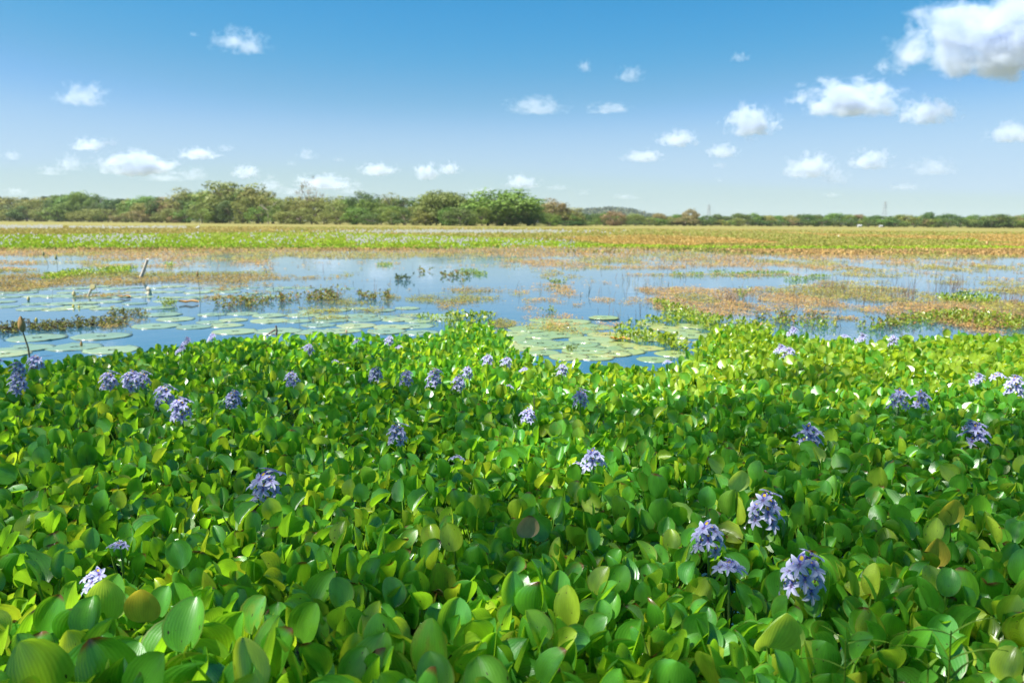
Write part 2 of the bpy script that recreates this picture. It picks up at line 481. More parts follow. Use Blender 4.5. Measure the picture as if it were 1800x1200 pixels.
# ------------------------------------------------------------------ leaves of the water hyacinth
def leaf_geom(rng, nu, nv, k=5, ns=4, L=None, flat=0):
    """one leaf, petiole foot at the origin, leaning towards +x. returns V, faces, uv, material index"""
    L = L or rng.uniform(.8, 1.2) * .108
    Wd = L * rng.uniform(.72, .98)
    h = rng.uniform(.17, .31)
    o = rng.uniform(.03, .13)
    th0 = rng.choice([rng.uniform(-5, 25), rng.uniform(20, 50), rng.uniform(45, 75)], p=[.50, .36, .14])
    if flat: th0 = rng.uniform(25, 85)
    th0 = rad(th0); bend = rad(rng.uniform(-12, 40)); tw = rad(rng.normal(0, 32))
    cup = rng.uniform(.25, 1.0); asym = rng.uniform(-.25, .25); wav = rng.uniform(0, .05); wp = rng.uniform(0, 6)
    # petiole
    t = np.linspace(0, 1, ns + 1)
    P = np.stack([o * t ** 1.4, 0 * t, h * t], 1)
    d = np.array([math.sin(th0), 0, math.cos(th0)])
    V = []; UV = []; Fq = []; MI = []
    r = np.interp(t, [0, .35, 1], [.008, .0075, .0042])
    for i_ in range(ns + 1):
        for j in range(k):
            a = 2 * math.pi * j / k
            V.append(P[i_] + r[i_] * np.array([math.cos(a), math.sin(a), 0])); UV.append((0, 0))
    for i_ in range(ns):
        for j in range(k):
            Fq.append([i_ * k + j, i_ * k + (j + 1) % k, (i_ + 1) * k + (j + 1) % k, (i_ + 1) * k + j]); MI.append(1)
    base = len(V)
    s = (1 - np.cos(np.linspace(0, math.pi, nv + 1))) / 2
    pos = P[-1].copy(); prev = 0
    az, bz = rng.uniform(.80, 1.08), rng.uniform(.46, .62)
    lat0 = np.array([0, 1.0, 0])
    for i_, v in enumerate(s):
        th = th0 + bend * v ** 1.5
        ax = np.array([math.sin(th), 0, math.cos(th)])
        nm = np.array([-math.cos(th), 0, math.sin(th)])
        pos = pos + ax * (v - prev) * L; prev = v
        w_ = Wd / 2 * max(math.sin(math.pi * min(1, v ** az)), 0) ** bz if 0 < v < 1 else 0.0015
        if v > .85: w_ *= 1 - .12 * ((v - .85) / .15)
        lat = lat0 * math.cos(tw) + nm * math.sin(tw); n2_ = nm * math.cos(tw) - lat0 * math.sin(tw)
        for u in np.linspace(-1, 1, nu + 1):
            c_ = cup + asym * u
            bow = c_ * w_ * (abs(u) ** 1.8)
            V.append(pos + lat * u * w_ * (1 - .12 * c_ * abs(u)) + n2_ * (bow + wav * w_ * math.sin(7 * v + 3 * u + wp)))
            UV.append((u, v))
    for i_ in range(nv):
        for j in range(nu):
            q = base + i_ * (nu + 1) + j
            Fq.append([q, q + 1, q + nu + 2, q + nu + 1]); MI.append(0)
    return np.array(V), np.array(Fq), np.array(UV), np.array(MI)


rng = np.random.default_rng(5)
LEAVES = []
for q in range(36):
    V, Fq, UV, MI = leaf_geom(rng, 8, 9)
    LEAVES.append(big_mesh('leaf', V, Fq, [M_LEAF, M_STALK], True, tint=q / 36, uv=UV, mi=MI))
LOW = [leaf_geom(rng, 4, 6, 3, 2) for q in range(20)]
LOWFLAT = [leaf_geom(rng, 4, 5, 3, 2, flat=1) for q in range(16)]
TINY = [leaf_geom(rng, 2, 4, 3, 1, flat=q % 2) for q in range(16)]


def leaf_cloud(name, P, size, tmpl, mats, tints=None):
    """many leaves as one mesh: P feet, size scale per leaf"""
    n_ = len(P); T = RNG.integers(0, len(tmpl), n_); A = RNG.uniform(0, 2 * math.pi, n_); ti = RNG.uniform(0, 1, n_) if tints is None else tints
    VV, FF, UU, MM, TT = [], [], [], [], []; b = 0
    for k in range(len(tmpl)):
        ix = np.where(T == k)[0]
        if not len(ix): continue
        V, Fq, UV, MI = tmpl[k]
        ca, sa = np.cos(A[ix]), np.sin(A[ix]); s = size[ix]
        X = (V[None, :, 0] * ca[:, None] - V[None, :, 1] * sa[:, None]) * s[:, None] + P[ix, 0, None]
        Y = (V[None, :, 0] * sa[:, None] + V[None, :, 1] * ca[:, None]) * s[:, None] + P[ix, 1, None]
        Z = V[None, :, 2] * s[:, None] + P[ix, 2, None]
        VV.append(np.stack([X, Y, Z], 2).reshape(-1, 3))
        FF.append((Fq[None] + (b + np.arange(len(ix)) * len(V))[:, None, None]).reshape(-1, 4))
        UU.append(np.tile(UV, (len(ix), 1))); MM.append(np.tile(MI, len(ix))); TT.append(np.repeat(ti[ix], len(V)))
        b += len(ix) * len(V)
    me = big_mesh(name, np.concatenate(VV), np.concatenate(FF), mats, True, tint=np.concatenate(TT), uv=np.concatenate(UU), mi=np.concatenate(MM))
    return obj(name, me)


EDGE = np.array([(-600, 640), (0, 636), (60, 632), (110, 624), (200, 618), (260, 608), (330, 598), (400, 591), (480, 591), (560, 588), (700, 586), (768, 584),
                 (776, 569), (860, 566), (885, 582), (900, 612), (950, 625), (1040, 636), (1120, 640), (1170, 645), (1190, 632), (1225, 616),
                 (1235, 590), (1250, 572), (1300, 568), (1380, 580), (1440, 588), (1500, 594), (1560, 594), (1620, 589), (1700, 587), (1800, 587), (2400, 587)], float)


def leaf_scale(x, y):
    s = np.interp(y, [1.4, 2.3, 3.2, 5, 8, 10], [1.30, 1.04, .90, .84, .78, .74])
    s = s + .25 * np.exp(-((x + .9) / .8) ** 2 - ((y - 1.7) / .45) ** 2)
    return s * (0.9 + .25 * fbm(x * 1.1, y * 1.1, 8, 2))


sp = 0.138
gx, gy = np.meshgrid(np.arange(-9, 9, sp), np.arange(1.25, 11.5, sp * .92))
gx = gx + (np.arange(gx.shape[0]) % 2)[:, None] * sp / 2
PX = gx.ravel() + RNG.uniform(-.055, .055, gx.size); PY = gy.ravel() + RNG.uniform(-.055, .055, gx.size)
top = .36 * leaf_scale(PX, PY)
qx, qy, qz = proj(np.stack([PX, PY, top], 1))
lim = np.interp(qx, EDGE[:, 0], EDGE[:, 1]) + 4 * (fbm(PX * 3, PY * 3, 2, 2) - .5)
keep = (qx > -170) & (qx < 1970) & (qy > lim) & (qy < 1420)
gap = fbm(PX * 1.6, PY * 1.6, 17, 3)
keep &= ~((gap < .30) & (RNG.uniform(0, 1, len(PX)) < .6))
PX, PY, qx, qy, qz = PX[keep], PY[keep], qx[keep], qy[keep], qz[keep]

# flower spikes: pixel x, y of the middle of the head, width, florets, label
FL = [
 (466, 857, 50, 11, 'tall lilac flower spike alone in the left half of the near leaves'),
 (1407, 1008, 72, 15, 'largest and fullest lilac flower spike, nearest at the lower right'),
 (1341, 903, 56, 10, 'lilac flower spike behind the largest one, with one floret hanging low'),
 (1251, 949, 50, 8, 'lilac flower spike left of the largest one, leaning over round leaves'),
 (1287, 998, 46, 4, 'half faded spike with a few fanned florets between the two big lilac spikes'),
 (186, 1022, 40, 7, 'purple flower spike half hidden behind a pale leaf at the lower left'),
 (1047, 813, 38, 8, 'pale lilac spike on a long green stem in the sunny middle patch'),
 (1013, 820, 12, 2, 'single blue floret low in the leaves beside the sunny middle spike'),
 (1421, 770, 44, 8, 'blue violet spike tipped to the right, alone among shaded leaves'),
 (1719, 770, 42, 9, 'blue violet spike nearest the right border, front one of a pair'),
 (1706, 749, 20, 5, 'small blue head peeping over the front spike of the right hand pair'),
 (697, 765, 33, 9, 'blue violet spike in the middle left, above dark gaps in the leaves'),
 (217, 960, 15, 3, 'tiny blue floret sunk among large leaves at the left'),
 (800, 808, 11, 2, 'tiny pale blue floret between leaves left of the sunny patch'),
 (410, 706, 27, 9, 'blue violet spike beside a curled bare grass stem'),
 (322, 723, 34, 10, 'front spike of the slanting row of lilac spikes at the left'),
 (286, 699, 33, 11, 'second spike of the slanting row at the left, fullest of that row'),
 (232, 673, 29, 10, 'left spike of two lilac heads that touch each other'),
 (249, 668, 24, 9, 'right spike of two lilac heads that touch each other'),
 (191, 672, 27, 9, 'blue spike just left of the two touching lilac heads'),
 (30, 679, 28, 8, 'lower spike of a pair at the left border'),
 (65, 642, 26, 8, 'bluish spike right of the pair at the left border, near the water'),
 (32, 653, 23, 8, 'upper spike of a pair at the left border'),
 (2, 638, 13, 5, 'pale lilac head cut by the left border'),
 (316, 616, 16, 6, 'lower violet head of a pair at the left mat edge'),
 (329, 602, 17, 6, 'upper pinkish head of a pair at the left mat edge'),
 (375, 594, 15, 6, 'violet head right on the mat edge beside the round pads'),
 (412, 597, 8, 2, 'speck of a pale flower on the left mat edge'),
 (541, 616, 19, 7, 'pinkish lilac head alone in the left far part of the mat'),
 (628, 601, 12, 5, 'small lilac head near the mat edge, left of a pinkish pair'),
 (684, 600, 16, 7, 'taller head of a pinkish pair near the mat edge'),
 (700, 610, 10, 3, 'shorter head of a pinkish pair near the mat edge'),
 (517, 669, 24, 8, 'pale blue spike between the left row and the middle row'),
 (588, 636, 9, 2, 'tiny blue floret in the far leaves left of the middle'),
 (659, 659, 23, 9, 'leftmost spike of the middle row of lilac spikes'),
 (713, 667, 23, 9, 'second spike from the left in the middle row, deep violet'),
 (763, 668, 28, 10, 'widest spike of the middle row, third from the left'),
 (803, 675, 24, 9, 'lower spike of the touching pair in the middle row'),
 (819, 657, 20, 8, 'upper pinkish spike of the touching pair in the middle row'),
 (860, 634, 19, 7, 'left head of a sunlit pair behind the middle row'),
 (888, 639, 19, 7, 'right head of a sunlit pair behind the middle row'),
 (893, 681, 12, 2, 'single blue floret in front of the sunlit pair'),
 (921, 651, 16, 4, 'pale ragged flower head right of the sunlit pair'),
 (987, 652, 19, 8, 'violet head at the edge of sun and shade right of the middle'),
 (1018, 702, 27, 11, 'blue violet spike with a narrow top, right of the middle'),
 (930, 733, 26, 7, 'lilac spike with a loose top floret at the middle'),
 (1175, 637, 13, 4, 'small blue flower beside the round pads in the mat notch'),
 (1368, 615, 19, 6, 'pale pink head touching a violet one at the right far edge'),
 (1385, 623, 21, 7, 'violet head touching a pale pink one at the right far edge'),
 (1391, 583, 17, 6, 'whitish lilac head at the water edge, right of the brown bud'),
 (1484, 592, 12, 4, 'faint lilac flower first of three along the right water edge'),
 (1511, 595, 17, 6, 'whitish head second of three along the right water edge'),
 (1572, 600, 15, 8, 'tall narrow whitish spike third of three along the right water edge'),
 (1581, 704, 29, 8, 'left blue violet head of a pair in the right shade line'),
 (1616, 706, 28, 8, 'right blue violet head of a pair in the right shade line'),
 (1713, 666, 19, 6, 'pinkish head in sunny leaves left of the right border'),
 (1755, 663, 22, 3, 'few flat pale florets between two heads at the right border'),
 (1784, 680, 28, 9, 'full lilac spike touching the right border'),
]

M_PETAL2 = M_PETAL


def floret_mesh():
    mb = MB()
    rs = np.random.default_rng(3)
    for k in range(6):
        a = 2 * math.pi * k / 6 + math.pi / 2 + rs.uniform(-.12, .12)
        topp = k == 0
        Lp, wp_ = (.035, .0115) if topp else (rs.uniform(.031, .037), rs.uniform(.0068, .0088))
        nu, nv = 6, 9
        V, Cc = [], []
        for i_ in range(nv + 1):
            v = i_ / nv
            w_ = wp_ * (math.sin(math.pi * min(1, (v * .93 + .07) ** .85)) ** .75 if v < 1 else .12)
            rr = .004 + Lp * v
            z = .010 + .012 * v - .016 * v * v
            for u in np.linspace(-1, 1, nu + 1):
                x_, y_ = rr, u * w_
                V.append((x_ * math.cos(a) - y_ * math.sin(a), x_ * math.sin(a) + y_ * math.cos(a), z + .004 * abs(u) * (1 if v < .8 else .2)))
                c = np.array([.60, .60, 1.0]) * (1 - v) + np.array([.80, .82, 1.0]) * v
                if abs(u) < .2 and v < .8: c = c * .6 + np.array([.36, .16, .60]) * .4
                if topp:
                    d_ = math.hypot((v - .45) / .40, u / 1.05)
                    if d_ < 1: c = np.array([.13, .12, .62])
                    if math.hypot((v - .45) / .2, u / .55) < 1: c = np.array([.95, .66, .04])
                if v < .1: c = np.array([.36, .22, .58])
                Cc.append(c)
        Fq = [[i_ * (nu + 1) + j, i_ * (nu + 1) + j + 1, (i_ + 1) * (nu + 1) + j + 1, (i_ + 1) * (nu + 1) + j] for i_ in range(nv) for j in range(nu)]
        mb.V.append(np.array(V)); mb.F4.append(np.array(Fq) + mb.n); mb.n += len(V); mb.C.append(np.array(Cc))
    mb.tube([(0, 0, -.022), (0, 0, -.008), (0, 0, .008)], [.002, .0025, .004], 5, (.35, .22, .6))
    for k in range(4):
        a = rs.uniform(0, 6.3)
        mb.tube([(0, 0, .008), (.004 * math.cos(a), .004 * math.sin(a) - .003, .02)], [.0006, .0004], 3, (.75, .6, .85))
    return mb.build('flower', [M_PETAL], mesh_only=True)


FLORET = floret_mesh()


def stem_mesh(H):
    mb = MB()
    mb.tube([(0, 0, 0), (.004, .002, H * .5), (0, 0, H)], [.006, .0055, .004], 6)
    return mb.build('flower_spike', [M_STEM], mesh_only=True)


STEM = stem_mesh(1.0)
fl_xy = []
for (px, py, wpx, nf, label) in FL:
    # head height above the water follows the canopy
    P = at(px, py, .40)
    for _ in range(3):
        hz = .33 * float(leaf_scale(np.array([P[0]]), np.array([P[1]]))[0]) + ((.04 if py > 740 else .07) if wpx > 16 or nf > 4 else .015)
        P = at(px, py, hz)
    dist = np.linalg.norm(P - np.array([0, 0, CAM_H]))
    Wm = wpx / F * dist
    R = np.random.default_rng(int(px * 7 + py))
    root = bpy.data.objects.new('flowering_water_hyacinth', None)
    COL.objects.link(root); root.location = (P[0], P[1], 0)
    root.empty_display_size = .1
    tag(root, label, 'water hyacinth', 'flowering water hyacinths')
    fl_xy.append((P[0], P[1]))
    fs = float(np.clip(Wm / .13, .5, 1.1))
    # spike: how tall the head is
    nf = min(nf, 9)
    head = (.0135 * nf if nf > 4 else .02) * fs
    Hs = P[2] + head * .5 - .015
    st = obj('flower_spike', STEM, root, sc=(1, 1, Hs))
    st.rotation_euler = (R.uniform(-.05, .05), R.uniform(-.05, .05), 0)
    for k in range(nf):
        tt = (k + .5) / nf
        # florets face outward and a little up, more of them on the camera side
        a = k * 2.4 + R.uniform(-.3, .3)
        a = -math.pi / 2 + ((k * .618) % 1 - .5) * 3.6 + R.uniform(-.2, .2)
        if nf <= 6: a = -math.pi / 2 + (k - (nf - 1) / 2) * (2.4 / max(1, nf - 1)) + R.uniform(-.2, .2)
        el = .1 + .55 * tt ** 1.5 + R.uniform(-.15, .15) if nf > 4 else .5 + R.uniform(-.3, .4)
        dirv = Vector((math.cos(a) * math.cos(el), math.sin(a) * math.cos(el), math.sin(el)))
        zc = (P[2] - head / 2 + head * tt)
        fo = obj('flower', FLORET, st)
        q = dirv.to_track_quat('Z', 'Y')
        Mx = Matrix.Translation(Vector((0, 0, zc)) + dirv * .036 * fs * (1.25 - .55 * tt)) @ q.to_matrix().to_4x4() @ Matrix.Scale(fs, 4)
        # spike mesh is scaled in z only: undo it for its flowers
        fo.matrix_local = Matrix.Diagonal((1, 1, 1 / Hs, 1)) @ Mx
        fo.matrix_parent_inverse = Matrix.Identity(4)
    s_ = float(leaf_scale(np.array([P[0]]), np.array([P[1]]))[0])
    nl = 5 if wpx > 14 else 4
    for k in range(nl):
        a = k * 2 * math.pi / nl + R.uniform(-.4, .4)
        lf = obj('leaf', LEAVES[R.integers(0, 36)], root, rz=a, sc=s_ * R.uniform(.75, .98))
fl_xy = np.array(fl_xy)

# drop leafy plants that stand where a flowering plant stands
dd = np.min(np.hypot(PX[:, None] - fl_xy[None, :, 0], PY[:, None] - fl_xy[None, :, 1]), axis=1)
ok = dd > .075
PX, PY, qx, qy, qz = PX[ok], PY[ok], qx[ok], qy[ok], qz[ok]
# keep tall leaves from standing in the line of sight to the flower heads
order = np.argsort(qz)
inview = (qx[order] > -40) & (qx[order] < 1840) & (qy[order] < 1330)
near_ix = order[inview][:286]
is_near = np.zeros(len(PX), bool); is_near[near_ix] = True


SHORT = {0: 'the tall spike alone at the left', 1: 'the largest spike', 2: 'the spike with a hanging floret', 3: 'the spike left of the largest one', 4: 'the half faded spike', 5: 'the spike hidden by a pale leaf',
         6: 'the spike in the sunny middle', 8: 'the tipped violet spike', 9: 'the right border pair', 11: 'the middle left spike', 12: 'the sunk blue floret', 13: 'the tiny pale floret',
         14: 'the spike beside a curled stem', 15: 'the front spike of the slanting row', 25: 'the loose topped middle spike'}
SHORT[[k for k, f_ in enumerate(FL) if f_[0] == 930][0]] = 'the loose topped middle spike'
SHORT.pop(25, None) if FL[25][0] != 930 else None


EXTRA = [(1352, 1096, 2.3, 'the cupped pale leaf'), (855, 1080, 2.55, 'the glossy yellow green leaf'), (250, 1062, 2.3, 'the yellow speckled leaf'), (1636, 975, 2.9, 'the streaked yellow leaf'), (925, 925, 3.05, 'the withered tan leaf'),
         (565, 768, 3.95, 'the whitish green leaf'), (1295, 845, 3.45, 'the lit leaf on a yellow stalk'), (1665, 900, 3.2, 'the dull speckled leaf'), (1487, 1125, 1.95, 'the short grass shoot'), (1672, 1108, 1.95, 'the longest grass shoot'),
         (20, 1150, 1.95, 'the bottom left corner'), (1780, 1150, 1.95, 'the bottom right corner'), (620, 1150, 1.95, 'the bottom border left of centre'), (1080, 1150, 1.95, 'the bottom border right of centre'), (10, 880, 3.2, 'the left border below the far spikes'), (620, 960, 2.8, 'the shaded gap left of centre')]
NAMES = [SHORT[k] for k in SHORT] + [e[3] for e in EXTRA]
MARKS = [tuple(fl_xy[k]) for k in SHORT] + [tuple(at_depth(e[0], e[1], e[2])[:2]) for e in EXTRA]


def where_label(x, y):
    d_ = [math.hypot(q[0] - x, q[1] - y) for q in MARKS]
    j = int(np.argmin(d_)); mx_, my_ = MARKS[j]; r_ = math.hypot(mx_, my_); ux, uy = mx_ / r_, my_ / r_
    dx, dy = x - mx_, y - my_
    back = dx * ux + dy * uy; side = dx * uy - dy * ux
    how = 'touching and' if d_[j] < .16 else 'close and' if d_[j] < .33 else 'a little way' if d_[j] < .6 else 'far'
    how = {'touching and': 'right at and', 'close and': 'close and'}.get(how, how)
    a_ = math.degrees(math.atan2(back, side)) % 360
    dirs = ['right of', 'behind and right of', 'behind', 'behind and left of', 'left of', 'in front and left of', 'in front of', 'in front and right of']
    dr = dirs[int((a_ + 22.5) // 45) % 8]
    lab_ = 'leafy hyacinth %s %s %s' % (how.replace(' and', ''), dr, NAMES[j])
    return lab_ if len(lab_.split()) <= 16 else lab_.replace('in front and', 'front')


def low_front(x, y):
    """shorter leaves just in front of a flower so its head stays in view"""
    f_ = 1.0
    for fx, fy in fl_xy[:20]:
        d_ = math.hypot(fx, fy); ux, uy = fx / d_, fy / d_
        a = (fx - x) * ux + (fy - y) * uy; b = abs((fx - x) * uy - (fy - y) * ux)
        if 0 < a < .32 and b < .10: f_ = min(f_, .80)
    return f_


for ii in near_ix:
    R = np.random.default_rng(int(ii) + 100)
    x, y = float(PX[ii]), float(PY[ii])
    root = bpy.data.objects.new('water_hyacinth', None)
    COL.objects.link(root); root.location = (x, y, 0); root.empty_display_size = .1
    tag(root, where_label(x, y), 'water hyacinth', 'leafy water hyacinths of the near mat')
    s0 = float(leaf_scale(np.array([x]), np.array([y]))[0]) * low_front(x, y)
    nl = int(R.integers(9, 12)); a0 = R.uniform(0, 6.3)
    for k in range(nl):
        lf = obj('leaf', LEAVES[R.integers(0, 36)], root, rz=a0 + k * 2.4 + R.uniform(-.3, .3), sc=s0 * R.uniform(.68, 1.08))

far = ~is_near
P = np.stack([PX[far], PY[far], 0 * PX[far]], 1)
rep = 11
PP = np.repeat(P, rep, 0)
sz = np.repeat(leaf_scale(P[:, 0], P[:, 1]), rep) * RNG.uniform(.66, 1.08, len(PP))
tin = RNG.uniform(0, 1, len(PP))
fx_, fy_, _z = proj(PP + np.array([0, 0, .25]))
sun_band = np.clip((fx_ - 700) / 500, 0, 1) * np.clip((720 - fy_) / 60, 0, 1)      # sunlight on the right band put into leaf tint, with some real yellowing
lime_ = RNG.uniform(0, 1, len(PP)) < .85 * sun_band
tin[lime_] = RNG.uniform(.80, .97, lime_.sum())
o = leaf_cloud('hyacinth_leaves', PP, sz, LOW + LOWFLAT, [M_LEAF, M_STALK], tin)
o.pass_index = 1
tag(o, 'dense green mat of smaller hyacinth leaves reaching to the open water', 'hyacinth mat', kind='stuff')

# decaying litter under the mat
nlit = 9000
lx = RNG.uniform(-8, 8, nlit); ly = RNG.uniform(1.2, 10, nlit)
a_, b_, c_ = proj(np.stack([lx, ly, 0 * lx + .25], 1))
k_ = (a_ > -200) & (a_ < 2000) & (b_ > np.interp(a_, EDGE[:, 0], EDGE[:, 1]) + 6)
lx, ly = lx[k_], ly[k_]; nlit = len(lx)
A = RNG.uniform(0, 6.3, nlit); s1 = RNG.uniform(.01, .035, nlit); s2 = RNG.uniform(.002, .012, nlit)
cx_, sx_ = np.cos(A), np.sin(A); zz = RNG.uniform(.006, .05, nlit)
Q = []
for (u, v) in ((-1, -1), (1, -1), (1, 1), (-1, 1)):
    Q.append(np.stack([lx + cx_ * s1 * u - sx_ * s2 * v, ly + sx_ * s1 * u + cx_ * s2 * v, zz + RNG.uniform(-.006, .006, nlit)], 1))
V = np.stack(Q, 1).reshape(-1, 3)
c = np.array([[.09, .05, .02], [.05, .03, .015], [.14, .09, .04], [.06, .07, .02]])[RNG.integers(0, 4, nlit)]
o = obj('leaf_litter', big_mesh('leaf_litter', V, np.arange(nlit * 4).reshape(-1, 4), M_WEED, col=np.repeat(c, 4, 0)))
tag(o, 'brown rotting litter on the dark water below the hyacinth mat', 'litter', kind='stuff')

# plants with one striking leaf
SPEC = [
 (1352, 1096, 82, 2.30, M_LEAF_YOUNG, .9, 'hyacinth with one big cupped pale leaf below the largest flower spike', 'cupped pale green leaf with a split', 18, .62),
 (855, 1080, 60, 2.55, M_LEAF_YOUNG, .9, 'hyacinth with a glossy yellow green leaf catching sun at bottom middle', 'shiny yellow green leaf', 20, .35),
 (186, 1052, 66, 2.35, M_LEAF_YOUNG, .9, 'hyacinth whose pale leaf hides a purple flower at the lower left', 'pale cream green leaf', 2, .2),
 (250, 1062, 58, 2.30, M_LEAF_OLD, .9, 'hyacinth with a yellow speckled upright leaf at the lower left', 'yellowing leaf with dark specks', 5, .2),
 (1636, 975, 46, 2.9, M_LEAF_OLD, .85, 'hyacinth with one yellow leaf streaked red and brown, right of the big spikes', 'yellow leaf with brown streaks', -8, .5),
 (925, 925, 40, 3.05, M_LEAF_DRY, .85, 'hyacinth with a withered tan leaf in the middle foreground', 'withered tan leaf with green rim', 0, .3),
 (768, 1032, 30, 2.7, M_LEAF_DRY, .7, 'hyacinth with a small crumpled brown leaf low in a gap', 'crumpled brown leaf', 40, .6),
 (565, 768, 30, 3.95, M_LEAF_YOUNG, .85, 'hyacinth with one whitish green leaf in the shaded left middle', 'whitish green leaf', 40, .3),
 (1295, 845, 36, 3.45, M_LEAF_YOUNG, .9, 'hyacinth with a lit yellow green leaf on a tall yellow stalk behind the spikes', 'lit yellow green leaf', 0, .2),
 (1665, 900, 40, 3.2, M_LEAF_OLD, .75, 'hyacinth with a dull yellow speckled leaf in the right shade', 'dull speckled leaf', 0, .3),
]


def big_leaf(L, tilt_deg, cup, material, h, seed):
    """an upright leaf facing the camera (-y)"""
    R = np.random.default_rng(seed)
    mb_V, UV, Fq, MI = [], [], [], []
    k, ns = 6, 5
    for i_ in range(ns + 1):
        t = i_ / ns
        for j in range(k):
            a = 2 * math.pi * j / k; r = .008 - .003 * t
            mb_V.append((r * math.cos(a) + .01 * math.sin(3 * t), r * math.sin(a), h * t)); UV.append((0, 0))
    for i_ in range(ns):
        for j in range(k):
            Fq.append([i_ * k + j, i_ * k + (j + 1) % k, (i_ + 1) * k + (j + 1) % k, (i_ + 1) * k + j]); MI.append(1)
    b = len(mb_V); nu, nv = 10, 12
    tl = rad(tilt_deg); x0 = .01 * math.sin(3)
    s = (1 - np.cos(np.linspace(0, math.pi, nv + 1))) / 2
    pos = np.array([x0, 0, h]); prev = 0
    for v in s:
        th = tl + rad(25) * v ** 2
        ax = np.array([.12, -math.sin(th), math.cos(th)]); nm = np.array([0, -math.cos(th), -math.sin(th)])
        pos = pos + ax * (v - prev) * L; prev = v
        w_ = L * .46 * (math.sin(math.pi * v ** .8) ** .55 if 0 < v < 1 else .01)
        for u in np.linspace(-1, 1, nu + 1):
            mb_V.append(pos + np.array([1, 0, 0]) * u * w_ * (1 - .15 * cup) + nm * (cup * w_ * abs(u) ** 1.9 + .02 * w_ * math.sin(8 * v + 4 * u)))
            UV.append((u, v))
    for i_ in range(nv):
        for j in range(nu):
            q = b + i_ * (nu + 1) + j
            Fq.append([q, q + 1, q + nu + 2, q + nu + 1]); MI.append(0)
    return big_mesh('leaf', np.array(mb_V), np.array(Fq), [material, M_STALK], True, tint=R.uniform(0, 1), uv=np.array(UV), mi=MI)


for q, (px, py, wpx, dist, mt, _, label, plabel, tilt, cup) in enumerate(SPEC):
    c0 = at_depth(px, py, dist)
    L = wpx / F * np.linalg.norm(c0 - np.array([0, 0, CAM_H])) / .9
    root = bpy.data.objects.new('water_hyacinth', None)
    COL.objects.link(root); root.location = (c0[0], c0[1], 0); root.empty_display_size = .1
    tag(root, label, 'water hyacinth', 'hyacinths with one odd leaf')
    h = max(.05, c0[2] - L * .45 * math.cos(rad(tilt)))
    lf = obj('leaf', big_leaf(L, tilt, cup, mt, h, q), root)
    lf['label'] = plabel
    R = np.random.default_rng(q + 900)
    for k in range(5):
        obj('leaf', LEAVES[R.integers(0, 36)], root, rz=R.uniform(0, math.pi), sc=R.uniform(.7, .85) * min(1.1, h / .2))

# ------------------------------------------------------------------ small rafts beyond the mat
def raft(ells, name, label, size=.5, dens=1.0, tmpl=TINY, z=0.0):
    pts = []
    for (cx, cy, rx, ry, ang) in ells:
        area = math.pi * rx * ry
        d_ = np.linalg.norm(at(cx, cy) - np.array([0, 0, CAM_H]))
        pxs = .12 * size * F / d_
        n_ = int(dens * 3.6 * area / (pxs * pxs * .55)) + 3
        r_ = np.sqrt(RNG.uniform(0, 1, n_)); a = RNG.uniform(0, 6.3, n_)
        X = r_ * np.cos(a) * rx; Y = r_ * np.sin(a) * ry
        pts.append(at(cx + X, cy + Y + X * ang, .0))
    Pp = np.concatenate(pts); Pp[:, 2] = z
    k_ = fbm(Pp[:, 0] * 2.2, Pp[:, 1] * 1.2, 6, 3) > .36
    Pp = Pp[k_]
    s_ = size * RNG.uniform(.6, 1.1, len(Pp))
    Pp[:, 2] -= .12 * s_          # most of the petiole is under water
    o = leaf_cloud(name, Pp, s_, tmpl, [M_LEAF_RAFT, M_STALK])
    return tag(o, label, 'floating plants', 'small floating rafts of hyacinth', 'stuff')


M_LEAF_RAFT = leaf_material('raft_leaf', [(0, (0.12, 0.21, 0.012)), (.5, (0.20, 0.28, 0.02)), (1, (0.30, 0.28, 0.03))], [(0, (0.35, 0.55, 0.02)), (1, (0.5, 0.55, 0.03))], spots=False)
raft([(155, 480, 78, 5, -.06), (95, 489, 22, 4, -.1), (215, 475, 30, 4, 0)], 'hyacinth_raft', 'yellow green raft of small plants left of the leaning stump')
raft([(298, 465, 10, 4, 0)], 'hyacinth_raft', 'tiny green tuft on the water right of the leaning stump')
raft([(1195, 550, 32, 11, .1), (1165, 537, 20, 5, .1)], 'hyacinth_raft', 'green clump at the right end of the open blue water', .5)
raft([(1200, 566, 75, 8, -.02), (1115, 575, 24, 5, 0)], 'hyacinth_raft', 'strip of green plants behind the round pads in the mat notch', .55)
raft([(1092, 592, 14, 12, 0), (1150, 600, 50, 9, .06), (1190, 612, 30, 9, .3)], 'hyacinth_raft', 'green strip running between the round pads into the mat', .6, 1.1)
raft([(1290, 578, 75, 12, .08)], 'hyacinth_raft', 'dense yellow green strip along the water just left of the brown bud', .62, 1.1)
raft([(1700, 527, 55, 7, .05)], 'hyacinth_raft', 'bright green raft on orange weed at the far right', .55)
raft([(1620, 562, 65, 9, -.12), (1545, 575, 40, 7, -.1)], 'hyacinth_raft', 'ragged olive raft close to the right part of the mat', .5, .8)
raft([(1740, 565, 90, 12, .1)], 'hyacinth_raft', 'long olive green raft at the right border', .5, .9)
raft([(822, 572, 48, 9, 0), (820, 561, 30, 5, 0)], 'hyacinth_raft', 'dark green knob standing out of the mat edge', .62, 1.3)
raft([(752, 561, 22, 3, .03)], 'hyacinth_raft', 'small yellow green strip left of the dark green knob', .45)
raft([(804, 555, 10, 4, 0), (855, 558, 16, 5, 0)], 'hyacinth_raft', 'two small yellow tufts on top of the dark green knob', .5)
raft([(1330, 482, 60, 2.4, -.02), (1210, 483, 30, 2, 0), (1262, 480, 16, 2, 0)], 'hyacinth_raft', 'thin olive strip across the water right of the middle', .45)
